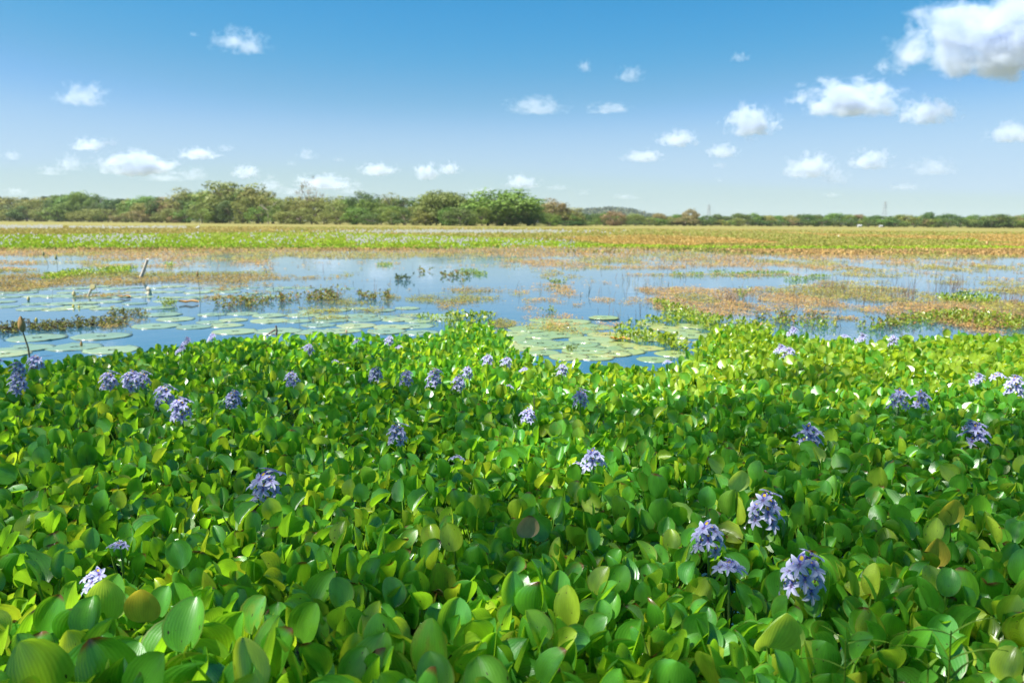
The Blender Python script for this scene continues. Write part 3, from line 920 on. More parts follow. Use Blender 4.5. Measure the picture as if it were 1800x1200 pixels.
raft([(1400, 492, 25, 3, 0), (1440, 487, 20, 2, 0)], 'hyacinth_raft', 'thin olive strip above the orange weed', .45)
raft([(825, 478, 16, 3, 0), (845, 483, 12, 3, 0)], 'hyacinth_raft', 'pair of small tufts alone on open blue water', .4)
raft([(1698, 426, 22, 3, 0)], 'hyacinth_raft', 'dark green clump in the golden marsh at the right', 1.6)
raft([(676, 466, 14, 2.5, 0)], 'hyacinth_raft', 'tiny strip of weed on open water left of the middle', .4)
raft([(1430, 577, 45, 7, -.05), (1370, 570, 20, 5, 0)], 'hyacinth_raft', 'sparse tufts in the blue water behind the right mat edge', .5, .5)

# ------------------------------------------------------------------ water weeds as countless small leaflets
def soft(px, py, cx, cy, rx, ry, ang=0.0):
    d_ = ((px - cx) / rx) ** 2 + ((py - cy - (px - cx) * ang) / ry) ** 2
    return np.clip(1.6 - 1.1 * d_, 0, 1)


def weed_density(px, py):
    d_ = np.zeros_like(px)
    def add(*a, k=1.0):
        np.maximum(d_, k * soft(px, py, *a), out=d_)
    add(500, 440, 900, 12, 0, k=1.0)
    add(1300, 443, 800, 14, .004, k=.85)
    add(100, 455, 90, 6, 0, k=.4)
    add(330, 455, 180, 7, 0, k=.75)
    add(180, 490, 330, 11, -.015, k=1.0)
    add(40, 500, 110, 12, -.1, k=.9)
    add(480, 487, 90, 5, 0, k=.8)
    add(0, 475, 80, 4, 0, k=.8)
    add(880, 462, 120, 8, 0, k=.55)
    add(1000, 462, 90, 9, 0, k=.75)
    add(1250, 460, 300, 7, .01, k=.8)
    add(1600, 470, 260, 16, .01, k=.5)
    add(1400, 483, 320, 3, 0, k=.6)
    add(1190, 512, 90, 9, .05, k=.9)
    add(1330, 525, 170, 20, .03, k=.85)
    add(1420, 509, 120, 9, .0, k=1.0)
    add(1560, 520, 170, 14, .05, k=.95)
    add(1700, 540, 150, 14, .03, k=1.0)
    add(1500, 545, 130, 9, .0, k=.6)
    add(1220, 545, 90, 14, .0, k=.7)
    add(1750, 560, 120, 18, .0, k=.7)
    add(950, 545, 120, 7, .0, k=.35)
    add(1010, 556, 70, 6, .0, k=.6)
    add(880, 570, 26, 8, .0, k=.9)
    add(500, 532, 130, 8, -.03, k=.5)
    add(640, 545, 90, 6, .0, k=.15)
    add(150, 560, 140, 10, -.05, k=.25)
    add(760, 475, 150, 8, 0, k=.12)
    add(900, 520, 1500, 70, 0, k=.27)
    for (cx, cy, rx, k) in ((60, 462, 160, .7), (250, 468, 120, .6), (420, 462, 160, .55), (560, 470, 60, .35), (700, 452, 200, .6), (960, 475, 110, .4),
                            (1120, 470, 140, .65), (1350, 466, 220, .7), (1520, 484, 200, .55), (1700, 480, 160, .6), (1600, 497, 240, .55), (1760, 510, 120, .7),
                            (1240, 500, 160, .5), (1500, 560, 160, .6), (1380, 545, 160, .6), (330, 548, 160, .3), (80, 530, 140, .25), (600, 540, 120, .3), (900, 520, 140, .18)):
        add(cx, cy, rx, 3.5, .0, k=k)
    return d_


def scatter_px(n_, x0, x1, y0, y1, z=0.0):
    """even over the picture, so density on the ground falls with distance as the eye needs it"""
    return at(RNG.uniform(x0, x1, n_), RNG.uniform(y0, y1, n_), z)


nW = 420000
pxx = RNG.uniform(-120, 1920, nW); pyy = RNG.uniform(428, 590, nW)
P = at(pxx, pyy, 0.0)
d_ = weed_density(pxx, pyy)
nz = fbm(P[:, 0] * .8, P[:, 1] * .42, 21, 5)
nz2 = fbm(P[:, 0] * 3.1, P[:, 1] * 3.1, 31, 2)
thr = 1 - d_ * .78
pr = np.clip((nz * .75 + nz2 * .25 - (thr * .62 + .11)) * 7, 0, 1) * (d_ > .02)
k_ = RNG.uniform(0, 1, nW) < pr * .95
P = P[k_]; pyk = pyy[k_]; n_ = len(P)
dist = np.hypot(P[:, 0], P[:, 1])
s1 = dist * RNG.uniform(.0005, .0017, n_) + .003
A = RNG.uniform(0, 6.3, n_); ca, sa = np.cos(A), np.sin(A); el = RNG.uniform(.35, .9, n_)
zz = RNG.uniform(.003, .03, n_)
Q = []
for (u, v) in ((-1, 0), (0, -1), (1, 0), (0, 1)):
    ju = u * s1 * RNG.uniform(.7, 1.2, n_); jv = v * s1 * el * RNG.uniform(.7, 1.2, n_)
    Q.append(np.stack([P[:, 0] + ca * ju - sa * jv, P[:, 1] + sa * ju + ca * jv, zz + RNG.uniform(0, 1, n_) * s1 * .7], 1))
V = np.stack(Q, 1).reshape(-1, 3)
pal = np.array([[.60, .36, .13], [.60, .42, .15], [.46, .28, .10], [.44, .40, .08], [.54, .46, .17], [.30, .21, .09]])
pick = fbm(P[:, 0] * .25, P[:, 1] * .2, 44, 3)
ci = np.where(RNG.uniform(0, 1, n_) < .6, (pick > .5) * 3, RNG.integers(0, 6, n_)).astype(int)
c = pal[ci] * RNG.uniform(.75, 1.2, (n_, 1))
wet = (nz2[k_] < .42); c[wet] *= .72          # soaked, darker weed
left_mat = (P[:, 0] < 0) & (pyk > 476)
c[left_mat] = c[left_mat] * np.array([.72, .8, .6])
o = obj('water_weed', big_mesh('water_weed', V, np.arange(n_ * 4).reshape(-1, 4), M_WEED, col=np.repeat(c, 4, 0)))
tag(o, 'orange brown weed floating in streaks on the open water', 'water weed', kind='stuff')


def blades(name, P, H, Wd, c, lean=.35, seg_label=None):
    n_ = len(P); A = RNG.uniform(0, 6.3, n_); B = RNG.uniform(0, 6.3, n_); ln = RNG.uniform(0, lean, n_) * H
    a = np.stack([np.cos(A), np.sin(A), 0 * A], 1) * Wd[:, None]
    tipv = np.stack([np.cos(B) * ln, np.sin(B) * ln, H], 1)
    mid = P + tipv * .55; mid[:, 2] = P[:, 2] + H * .6
    V = np.stack([P - a, P + a, mid + a * .7, P + tipv, mid - a * .7], 1)
    i0 = np.arange(n_) * 5
    F4 = np.stack([i0, i0 + 1, i0 + 2, i0 + 4], 1); F3 = np.stack([i0 + 4, i0 + 2, i0 + 3], 1)
    return obj(name, big_mesh(name, V.reshape(-1, 3), [F4, F3], M_WEED, col=np.repeat(c, 5, 0)))


# emergent thin reeds and twigs in the weed
n_ = 12000
pxx = RNG.uniform(-60, 1860, n_); pyy = RNG.uniform(448, 582, n_)
P = at(pxx, pyy)
nz = fbm(P[:, 0] * .5 + 9, P[:, 1] * .5, 61, 4)
dd_ = weed_density(pxx, pyy) * (.35 + .65 * (pxx > 1000))
k_ = RNG.uniform(0, 1, n_) < np.clip((nz - .47) * 6, 0, 1) * dd_ * .8
P = P[k_]; n_ = len(P); dist = np.hypot(P[:, 0], P[:, 1])
c = np.array([[.32, .20, .13], [.42, .30, .18], [.24, .15, .10], [.30, .30, .10]])[RNG.integers(0, 4, n_)]
o = blades('reed_stems', P, RNG.uniform(.06, .30, n_), dist * .00022 + .0008, c, .5)
tag(o, 'thin dry stems poking out of the weedy water', 'reeds', kind='stuff')

# taller reddish dry reed tufts, each a plant of its own
for q, (px, py, hpx, label) in enumerate([
    (1452, 508, 24, 'reddish dry reed tuft leftmost of three on the orange weed'),
    (1586, 524, 34, 'reddish dry reed tuft in the middle of three on the orange weed'),
    (1668, 508, 26, 'reddish dry reed tuft rightmost of three, above the bright green raft'),
    (1285, 530, 24, 'brown dry reed tuft left of a thin green stem'),
    (1775, 535, 26, 'dark dry reed tuft near the right border')]):
    c0 = at(px, py); d0 = np.linalg.norm(c0); hh = hpx / F * d0
    n_ = 70
    Pp = np.stack([RNG.normal(0, hh * .55, n_), RNG.normal(0, hh * .5, n_), 0 * np.zeros(n_)], 1)
    c = np.array([[.34, .19, .13], [.42, .28, .18], [.26, .15, .10]])[RNG.integers(0, 3, n_)]
    o = blades('reed_tuft', Pp, RNG.uniform(.5, 1.1, n_) * hh, np.full(n_, .0035), c, .6)
    o.location = (c0[0], c0[1], 0)
    tag(o, label, 'reeds', 'dry reed tufts on the water', 'stuff')

# dark and green emergent weed plants (stems with small leaflets)
def bushy(ells, label, cols, hpx=(6, 16), n_per=1.0, name='water_weed_clump'):
    mbV, mbF, mbC = [], [], []; b = 0
    for (cx, cy, rx, ry, ang) in ells:
        n_ = int(rx * n_per * .8)
        for _ in range(n_):
            x = RNG.uniform(-rx, rx); y = RNG.uniform(-ry, ry)
            p0 = at(cx + x, cy + y + x * ang); dd0 = np.linalg.norm(p0); hh = RNG.uniform(*hpx) * .72 / F * dd0
            tip = p0 + np.array([RNG.normal(0, .8) * hh, RNG.normal(0, .6) * hh, hh])
            wv = np.array([.003, 0, 0]); cc_ = np.array(cols[0]) * RNG.uniform(.7, 1.3)
            mbV += [p0 - wv, p0 + wv, tip + wv * .5, tip - wv * .5]; mbF.append([b, b + 1, b + 2, b + 3]); mbC += [cc_] * 4; b += 4
            for k in range(RNG.integers(6, 13)):
                t = RNG.uniform(.15, 1.1); q = p0 + (tip - p0) * t
                dv = RNG.normal(0, 1, 3); dv[2] = abs(dv[2]) * .5; dv /= np.linalg.norm(dv); l_ = RNG.uniform(.018, .05) * (dd0 / 13)
                sd = np.cross(dv, RNG.normal(0, 1, 3)); sd /= np.linalg.norm(sd) + 1e-6
                cc_ = np.array(cols[RNG.integers(1, len(cols))]) * RNG.uniform(.7, 1.3)
                mbV += [q, q + dv * l_ * .5 + sd * l_ * .28, q + dv * l_, q + dv * l_ * .5 - sd * l_ * .28]; mbF.append([b, b + 1, b + 2, b + 3]); mbC += [cc_] * 4; b += 4
    me = big_mesh(name, np.array(mbV), np.array(mbF), M_WEED, col=np.array(mbC))
    return tag(obj(name, me), label, 'water weed', 'weedy clumps standing in the water', 'stuff')


DK = [(.12, .08, .05), (.10, .10, .03), (.20, .22, .05), (.12, .08, .05), (.34, .34, .07)]
GR = [(.20, .10, .06), (.25, .30, .05), (.38, .38, .07), (.18, .22, .04), (.42, .22, .07)]
bushy([(160, 570, 65, 6, -.06), (70, 576, 45, 6, .03), (15, 580, 20, 8, 0)], 'dark tangled weed standing in the water at the left', DK, (3, 13), 3.0)
bushy([(225, 553, 30, 5, 0)], 'olive weed trailing off behind the dark tangle at the left', [(.10, .06, .03), (.30, .28, .06), (.22, .2, .05)], (4, 12), 2)
bushy([(500, 528, 95, 6, -.08), (420, 536, 40, 7, 0)], 'sprawling brown stems with yellow green sprigs in the left water', GR, (5, 18), 1.8)
bushy([(296, 538, 9, 3, 0)], 'small bright green sprig alone right of the dark tangle', [(.15, .2, .04), (.28, .42, .06), (.38, .42, .08)], (8, 16), 2.4)
bushy([(575, 525, 26, 6, 0)], 'taller orange and green sprigs at the end of the sprawling stems', GR, (8, 26), 2.4)
bushy([(635, 522, 4, 2, 0)], 'dark little sprig first of three in open blue water', GR, (8, 20), 4)
bushy([(652, 525, 7, 2, 0)], 'bushier sprig second of three in open blue water', GR, (8, 18), 4)
bushy([(680, 525, 6, 2, 0)], 'tallest sprig third of three in open blue water', GR, (10, 26), 4)
bushy([(700, 492, 5, 2, 0), (716, 492, 4, 2, 0)], 'two dark green sprigs beside the mirrored cloud', [(.06, .08, .04), (.10, .14, .05), (.16, .2, .06)], (5, 14), 3)
bushy([(745, 478, 8, 3, 0), (800, 485, 25, 3, 0), (812, 497, 3, 2, 0)], 'thin brown and green sprigs around the mirrored clouds', GR, (4, 12), 1.4)
bushy([(1303, 525, 4, 3, 0)], 'thin upright pale green stem in the right weed', [(.3, .36, .1), (.42, .46, .12), (.3, .36, .08)], (14, 30), 4)
bushy([(1360, 560, 30, 6, 0), (1420, 566, 50, 6, 0), (1545, 572, 40, 7, 0), (1640, 566, 90, 9, -.03)], 'fine brown twiggy weed in the water behind the right mat edge', GR, (6, 22), 1.2)
bushy([(1775, 575, 60, 10, 0)], 'twiggy weed growing through the raft at the right border', GR, (6, 18), 1.4)
bushy([(970, 549, 5, 2, 0), (985, 500, 10, 2, 0)], 'lone green sprig behind the round pads', [(.2, .26, .06), (.36, .42, .08)], (6, 14), 2)
bushy([(1005, 617, 7, 2, 0)], 'small leggy sprig in the water at the mat notch', [(.2, .26, .06), (.3, .38, .08)], (8, 16), 2)

# ------------------------------------------------------------------ far marsh cover
n_ = 150000
pxx = RNG.uniform(-60, 1860, n_); pyy = RNG.uniform(0, 1, n_) ** .85 * 48 + np.interp(pxx, [0, 1800], [391, 401])
P = at(pxx, pyy); dist = np.hypot(P[:, 0], P[:, 1])
ok = (dist < 230) & (P[:, 1] > 40)
nzz = fbm(P[:, 0] * .12, P[:, 1] * .10, 71, 4)
edge_f = np.clip((dist - 44 - 14 * (nzz - .5) * 2) / 12, 0, 1)
ok &= RNG.uniform(0, 1, n_) < edge_f
P = P[ok]; dist = dist[ok]; px_, py_ = pxx[ok], pyy[ok]; n_ = len(P); nzz = nzz[ok]
gold = np.array([.66, .42, .12]); oli = np.array([.40, .40, .08]); rust = np.array([.66, .40, .15]); lime = np.array([.32, .42, .04])
big = fbm(P[:, 0] * .03 + 5, P[:, 1] * .012, 81, 3)
band_y = np.interp(px_, [0, 300, 600, 950, 1000, 1300], [426, 424, 423, 430, 432, 436])
bw = np.interp(px_, [0, 600, 950, 1050, 1800], [12, 14, 8, 3, 2])
inband = np.abs(py_ - band_y + 3 * (nzz - .5)) < bw
leftness = np.clip(1 - px_ / 1300, 0, 1)
c = gold * (1 - leftness[:, None] * .8) + oli * leftness[:, None] * .8
c = np.where((big > .55)[:, None], oli * .9 + .1 * lime, c)
c = np.where((RNG.uniform(0, 1, n_) < .15 * np.clip((445 - py_) / 40, .2, 1))[:, None], rust, c)
c = np.where(((py_ > 433) & (RNG.uniform(0, 1, n_) < .6) & (nzz < .5))[:, None], rust, c)
c = np.where((inband & (RNG.uniform(0, 1, n_) < .9))[:, None], np.array([.40, .60, .03]), c)
c = c * RNG.uniform(.85, 1.12, (n_, 1))
o = blades('marsh_grass', P, (RNG.uniform(.04, .15, n_) + dist * .0002) * np.where(inband, .9, 1), dist * .0012 + .01, c, .8)
tag(o, 'low golden green marsh plants with a bright green band', 'marsh plants', kind='stuff')

# lilac blossom specks in the band, water glint as pale specks in far streaks
def specks(px_, py_, label, s=1.0, colr=(.78, .72, .86)):
    P = at(px_, py_, .3); dist = np.hypot(P[:, 0], P[:, 1]); n_ = len(P)
    w_ = dist * .0006 * s * RNG.uniform(.6, 1.5, n_)
    a = np.stack([w_, 0 * w_, 0 * w_], 1); b = np.stack([0 * w_, w_ * .3, w_ * .9], 1)
    V = np.stack([P - a - b, P + a - b * RNG.uniform(.4, 1, (n_, 1)), P + a * RNG.uniform(.4, 1, (n_, 1)) + b, P - a * .7 + b], 1).reshape(-1, 3)
    c = np.array(colr) * RNG.uniform(.8, 1.1, (n_, 1))
    o = obj('marsh_blossoms_and_glints', big_mesh('marsh_blossoms_and_glints', V, np.arange(n_ * 4).reshape(-1, 4), M_PETAL, col=np.repeat(c, 4, 0)))
    return tag(o, label, 'flowers', kind='stuff')


n_ = 1700
x_ = np.minimum(RNG.uniform(-20, 1010, n_), RNG.uniform(600, 1700, n_)); by = np.interp(x_, [0, 300, 600, 1000], [420, 418, 419, 428])
y_ = by + RNG.normal(0, 4.2, n_)
k_ = RNG.uniform(0, 1, n_) < np.clip((fbm(x_ * .02, y_ * .1, 91, 3) - .33) * 3.5, 0, 1)
specks(x_[k_], y_[k_], 'pale lilac blossoms scattered along the bright green band')
n_ = 1500  # glint of far water strips, put in as pale coloured specks
x_ = np.concatenate([RNG.uniform(-10, 110, 260), RNG.uniform(120, 330, 240), RNG.normal(820, 110, 1000)])
y_ = np.concatenate([RNG.normal(398, 1.3, 260), RNG.normal(398.5, .8, 240), RNG.normal(406, 1.3, 1000)])
specks(x_, y_, 'whitish water glint streaks drawn as pale specks far out on the marsh', 1.1, (.72, .72, .68))

# ------------------------------------------------------------------ round floating pads
def pad_mesh(seed, notch=True):
    R = np.random.default_rng(seed)
    nr, na = 6, 40
    V = [(0, 0, .007)]; T = [0.0]; Fs3, Fs4 = [], []
    ph = R.uniform(0, 6.3, 4)
    for i_ in range(1, nr + 1):
        rr = i_ / nr
        for j in range(na):
            a = 2 * math.pi * j / na
            out_ = 1 + .03 * math.sin(3 * a + ph[0]) + .02 * math.sin(7 * a + ph[1])
            z = .007 - .003 * rr + (.001 + .004 * max(0, math.sin(9 * a + ph[2]))) * (rr > .97) + .003 * math.sin(5 * a + ph[3]) * rr
            if R.uniform() < .05 and rr > .97: z += .015
            V.append((.5 * rr * out_ * math.cos(a), .5 * rr * out_ * math.sin(a), z)); T.append(.5 * (rr > .97) * R.uniform(0, 1) ** 2 + (.3 * R.uniform(0, 1) if R.uniform() < .04 else 0))
    for j in range(na): Fs3.append([0, 1 + j, 1 + (j + 1) % na])
    for i_ in range(nr - 1):
        for j in range(na):
            Fs4.append([1 + i_ * na + j, 1 + i_ * na + (j + 1) % na, 1 + (i_ + 1) * na + (j + 1) % na, 1 + (i_ + 1) * na + j])
    # rim skirt down into the water
    b = len(V)
    for j in range(na):
        v = V[1 + (nr - 1) * na + j]; V.append((v[0] * .99, v[1] * .99, -.01)); T.append(1)
    for j in range(na):
        Fs4.append([1 + (nr - 1) * na + j, 1 + (nr - 1) * na + (j + 1) % na, b + (j + 1) % na, b + j])
    return big_mesh('lotus_pad', np.array(V), [np.array(Fs4), np.array(Fs3)], M_PAD, True, tint=np.array(T))


GL = 'left pads'
CL = 'notch pads'
PADS = [pad_mesh(s) for s in range(8)]
placed = []
M_PAD_YELLOW = M_PAD.copy(); M_PAD_YELLOW.name = 'pad_top_yellow'
for q, c in zip([x for x in M_PAD_YELLOW.node_tree.nodes if x.type == 'VALTORGB'][0].color_ramp.elements, ((.13, .20, .075), (.17, .235, .08), (.22, .26, .08), (.30, .25, .07))):
    q.color = (*c, 1)


def pad(px, py, wpx, label='round pale green pad floating among the others in the left water', group='round pads floating at the left', z=None):
    c0 = at(px, py); d0 = np.linalg.norm(c0 - np.array([0, 0, CAM_H]))
    o = obj('lotus_pad', PADS[len(placed) % 8], loc=(c0[0], c0[1], RNG.uniform(0, .005) if z is None else z), rz=RNG.uniform(0, 6.3), sc=wpx / F * d0)
    o.rotation_euler[0] = RNG.uniform(-.012, .012)
    if 'notch' in group:
        o.material_slots[0].link = 'OBJECT'; o.material_slots[0].material = M_PAD_YELLOW
    placed.append((px, py, wpx))
    if label == GL or label == CL:
        marks = [(38, 590, 'the tall brown bud'), (155, 510, 'the bent pale stick'), (260, 512, 'the cream stub'), (350, 515, 'the thin straight stalk'), (130, 565, 'the dark weed tangle'), (225, 555, 'the trailing olive weed'), (332, 534, 'the curled orange pad'),
                 (285, 553, 'the yellow rimmed pad'), (485, 580, 'the dry dark stalks'), (470, 530, 'the sprawling stems'), (575, 525, 'the orange sprigs'), (655, 525, 'the three open water sprigs'), (750, 562, 'the small yellow strip'),
                 (609, 582, 'the tiny pinkish bud'), (0, 525, 'the left border')] if label == GL else [(1005, 617, 'the leggy sprig'), (1062, 560, 'the orange edged pad'), (1092, 592, 'the green clump between pads'), (970, 550, 'the lone green sprig'),
                 (1190, 612, 'the slanting green strip'), (1338, 590, 'the pinkish bud'), (1200, 566, 'the back green strip'), (890, 600, 'the mat knob'), (1175, 637, 'the small blue flower')]
        q = min(marks, key=lambda a: math.hypot(a[0] - px, (a[1] - py) * 3))
        dx, dy = px - q[0], (py - q[1]) * 3
        hh_ = '' if abs(dx) < 14 else ('left of' if dx < 0 else 'right of'); vv_ = '' if abs(dy) < 16 else ('behind' if dy < 0 else 'in front of')
        rel = (vv_.replace(' of', '') + ' and ' + hh_) if hh_ and vv_ else (hh_ or vv_ or 'right at')
        label = 'round pale pad %s %s %s' % ('close' if math.hypot(dx, dy) < 45 else 'some way', rel, q[2])
    return tag(o, label, 'lotus pad', group)


pad(178, 591, 88, 'large round pad floating alone in front of the dark weed tangle')
pad(65, 594, 82, 'round pad behind the tall brown bud stalk')
pad(132, 610, 80, 'round pad with a small brown bud standing on its far rim')
pad(198, 615, 84, 'round pad half hidden by the mat edge beside the bud pad')
pad(40, 612, 84, 'round pad at the foot of the tall brown bud stalk')
pad(10, 622, 70, 'pad touching the left border just above the mat')
pad(285, 553, 62, 'pad with a yellowed rim right of the dark weed tangle')
pad(275, 573, 74, 'dark rimmed pad below the yellow rimmed one')
pad(490, 582, 80, 'pad pierced by a dry dark leaf beside the mat edge')
cands = []
for row_y, x0, x1, w_, gap_ in ((506, 70, 620, 34, 1.15), (514, 0, 520, 38, 1.1), (523, -20, 500, 42, 1.15), (532, -10, 330, 46, 1.15), (541, 0, 300, 50, 1.25), (544, 540, 730, 48, 1.0),
                           (554, 360, 800, 54, 1.0), (564, 300, 800, 58, 1.02), (574, 330, 800, 62, 1.05), (583, 400, 780, 66, 1.1)):
    x = x0 + RNG.uniform(0, w_ * .5)
    while x < x1:
        cands.append((x, row_y + RNG.uniform(-3, 3), w_ * RNG.uniform(.75, 1.15))); x += w_ * gap_ * RNG.uniform(.6, 1.1)
for (x, y, w_) in cands:
    if any(abs(x - a) < (w_ + b) * .30 and abs(y - c_) < (w_ + b) * .042 for (a, c_, b) in placed): continue
    if y > np.interp(x, EDGE[:, 0], EDGE[:, 1]) + 2: continue
    pad(x, y, w_, GL, 'round pads floating at the left')
nleft = len(placed)
for (x, y, w_) in [(935, 578, 84), (1000, 566, 80), (960, 563, 60), (1045, 575, 74), (930, 596, 86), (985, 588, 84), (1040, 598, 84), (1090, 606, 70), (975, 607, 88), (1030, 617, 86), (1075, 622, 70),
                   (925, 612, 70), (1130, 584, 66), (1170, 577, 60), (1215, 573, 56), (1215, 590, 76), (1255, 603, 70), (1160, 590, 60), (1185, 622, 66), (1150, 632, 60), (1320, 597, 70), (1100, 590, 60), (1000, 628, 70), (880, 596, 40),
                   (905, 586, 60), (965, 571, 70), (1020, 572, 70), (1010, 582, 80), (958, 590, 80), (1068, 589, 70), (1012, 606, 84), (950, 604, 84), (1060, 612, 80), (1100, 618, 70), (955, 620, 60), (1045, 628, 70),
                   (1130, 596, 60), (1140, 612, 56), (1200, 582, 60), (1240, 590, 60), (1235, 575, 50), (1145, 570, 50), (1185, 600, 60), (1290, 600, 60), (910, 602, 60)]:
    pad(x, y, w_, CL, 'round pads crowded in the mat notch')
pad(1062, 560, 54, 'pad with an orange crumpled edge at the back of the mat notch', 'round pads crowded in the mat notch', .02)
pad(1270, 590, 44, 'small round pad close to the pinkish bud', 'round pads crowded in the mat notch')

# ------------------------------------------------------------------ buds, stalks, stumps
def bud_mesh(L, r, tip=1.0, c0=(.42, .24, .08), c1=(.55, .36, .14), nseg=8):
    mb = MB(); pts = []; rr = []
    for i_ in range(nseg + 1):
        t = i_ / nseg; pts.append((0, 0, L * t)); rr.append(r * (math.sin(math.pi * min(1, (t * .92 + .05)) ** .75) ** .8 + .03) * (1 if t < .98 else .15))
    mb.tube(pts, rr, 9, c0)
    # outer tepals, each a lens of its own over the core
    for k in range(5):
        a = 2 * math.pi * k / 5 + .3; V = []
        for i_ in range(7):
            t = i_ / 6; q = r * 1.1 * (math.sin(math.pi * (t * .9 + .06) ** .75) ** .8)
            w_ = .62 * math.sin(math.pi * (t * .9 + .08))
            for u in (-w_, 0, w_):
                V.append((q * math.cos(a + u) * (1.06 if u == 0 else 1), q * math.sin(a + u) * (1.06 if u == 0 else 1), L * t * 1.02))
        Fq = [[i_ * 3 + j, i_ * 3 + j + 1, i_ * 3 + j + 4, i_ * 3 + j + 3] for i_ in range(6) for j in range(2)]
        mb.add(V, Fq, np.array(c1) * (1 + .12 * (k % 2)))
    return mb.build('bud', [M_BUD], mesh_only=True)


def lotus_bud(px, py, bx, by, bpx, label, c0=(.40, .22, .07), c1=(.50, .30, .10), name='lotus_bud', wide=.42, stemw=.006, sc_=(.20, .16, .07)):
    """bud whose foot is at bx,by on the water and whose head is seen at px,py, bpx tall"""
    foot = at(bx, by); dist = np.linalg.norm(foot - np.array([0, 0, CAM_H]))
    headp = at_depth(px, py, foot[1])
    L = bpx / F * dist
    root = bpy.data.objects.new(name, None); COL.objects.link(root); root.location = foot; root.empty_display_size = .1
    tag(root, label, 'lotus bud', 'buds and seed heads standing in the water')
    h = Vector(headp - foot)
    tilt = Vector((h.x * .5, 0, max(h.z, .01))).normalized()
    base = h - tilt * L * .5
    if h.length > L * .6:
        mb = MB(); mb.tube([(0, 0, -.05), (base.x * .25, .01, base.z * .35), (base.x * .7, .005, base.z * .72), tuple(base)], [stemw * 1.2, stemw * 1.1, stemw, stemw * .8], 6, sc_)
        mb.build('stalk', [M_BUD], root)
    else:
        base = Vector((0, 0, 0))
    b = obj('bud', bud_mesh(L, L * wide * .46, 1, c0, c1), root)
    b.matrix_local = Matrix.Translation(base) @ tilt.to_track_quat('Z', 'Y').to_matrix().to_4x4()
    return root


lotus_bud(38, 569, 52, 627, 24, 'tall brown pointed bud on a leaning stalk at the left', stemw=.009)
lotus_bud(143, 604, 143, 609, 9, 'small brown bud on the rim of a round pad')
lotus_bud(347, 481, 352, 523, 8, 'small ochre bud on a thin straight stalk left of the middle')
lotus_bud(76, 445, 85, 466, 8, 'far yellowish bud on a leaning stalk, left one of two', (.55, .45, .15), (.62, .52, .2))
lotus_bud(98, 452, 101, 470, 8, 'far yellowish bud on a thin stalk, right one of two', (.55, .45, .15), (.62, .52, .2))
lotus_bud(1338, 575, 1337, 606, 18, 'pinkish tan bud on a dark stalk above the right mat edge', (.60, .36, .25), (.68, .42, .30), stemw=.006, wide=.3)
lotus_bud(1301, 597, 1301, 614, 15, 'ochre bud left of the pinkish one at the mat edge', (.48, .28, .10), (.55, .33, .12), wide=.3)
lotus_bud(778, 434, 779, 448, 5, 'tiny far yellow bud over the weed line in the middle', (.55, .48, .1), (.6, .5, .12))
lotus_bud(50, 527, 50, 529, 7, 'small yellow flower on the water at the far left', (.62, .50, .16), (.72, .60, .24), wide=.6)
lotus_bud(130, 519, 130, 521, 9, 'cream flower on the water left of the bent driftwood stick', (.70, .55, .25), (.75, .62, .32), wide=.6)
lotus_bud(129, 539, 129, 541, 6, 'small yellow flower between pads below the driftwood stick', (.68, .56, .10), (.75, .62, .15), wide=.6)
lotus_bud(139, 541, 139, 542, 5, 'faint yellow flower just right of another between pads', (.68, .56, .10), (.75, .62, .15), wide=.6)
lotus_bud(64, 563, 64, 566, 7, 'yellow flower poking from the dark weed tangle', (.68, .56, .10), (.75, .62, .15), wide=.6)
lotus_bud(609, 582, 609, 585, 6, 'tiny pinkish bud at the mat edge left of the middle', (.65, .40, .25), (.7, .45, .3), wide=.6)
lotus_bud(1340, 553, 1340, 555, 5, 'tiny yellow flower in the blue channel at the right', (.7, .58, .05), (.8, .66, .08), wide=.6)
lotus_bud(1414, 553, 1414, 555, 5, 'tiny yellow flower in the right water above the pale pink heads', (.7, .58, .05), (.8, .66, .08), wide=.6)
lotus_bud(1735, 427, 1735, 433, 6, 'small orange flower in the golden marsh at the right', (.65, .38, .16), (.7, .45, .2), wide=.5)
lotus_bud(1474, 415, 1474, 417, 4, 'tiny pale flower out on the right marsh', (.8, .7, .45), (.85, .78, .55), wide=.6)


def limb(name, P0, P1, r0, r1, bend, label, material, cat='driftwood', knobs=3):
    P0 = np.array(P0, float); P1 = np.array(P1, float)
    mb = MB(); R = np.random.default_rng(int(abs(P0[0]) * 100))
    pts, rr = [], []
    for i_ in range(8):
        t = i_ / 7
        pts.append((P1 - P0) * t + np.array([bend * math.sin(math.pi * t), 0, 0]) + R.normal(0, r0 * .12, 3)); rr.append((r0 + (r1 - r0) * t) * R.uniform(.88, 1.12))
    mb.tube(pts, rr, 9)
    for k in range(knobs):
        t = R.uniform(.3, .9); q = (P1 - P0) * t; dv = R.normal(0, 1, 3); dv /= np.linalg.norm(dv)
        mb.tube([q, q + dv * r0 * 1.9], [r0 * .35, r0 * .15], 5)
    o = mb.build(name, [material]); o.location = P0
    return tag(o, label, cat)


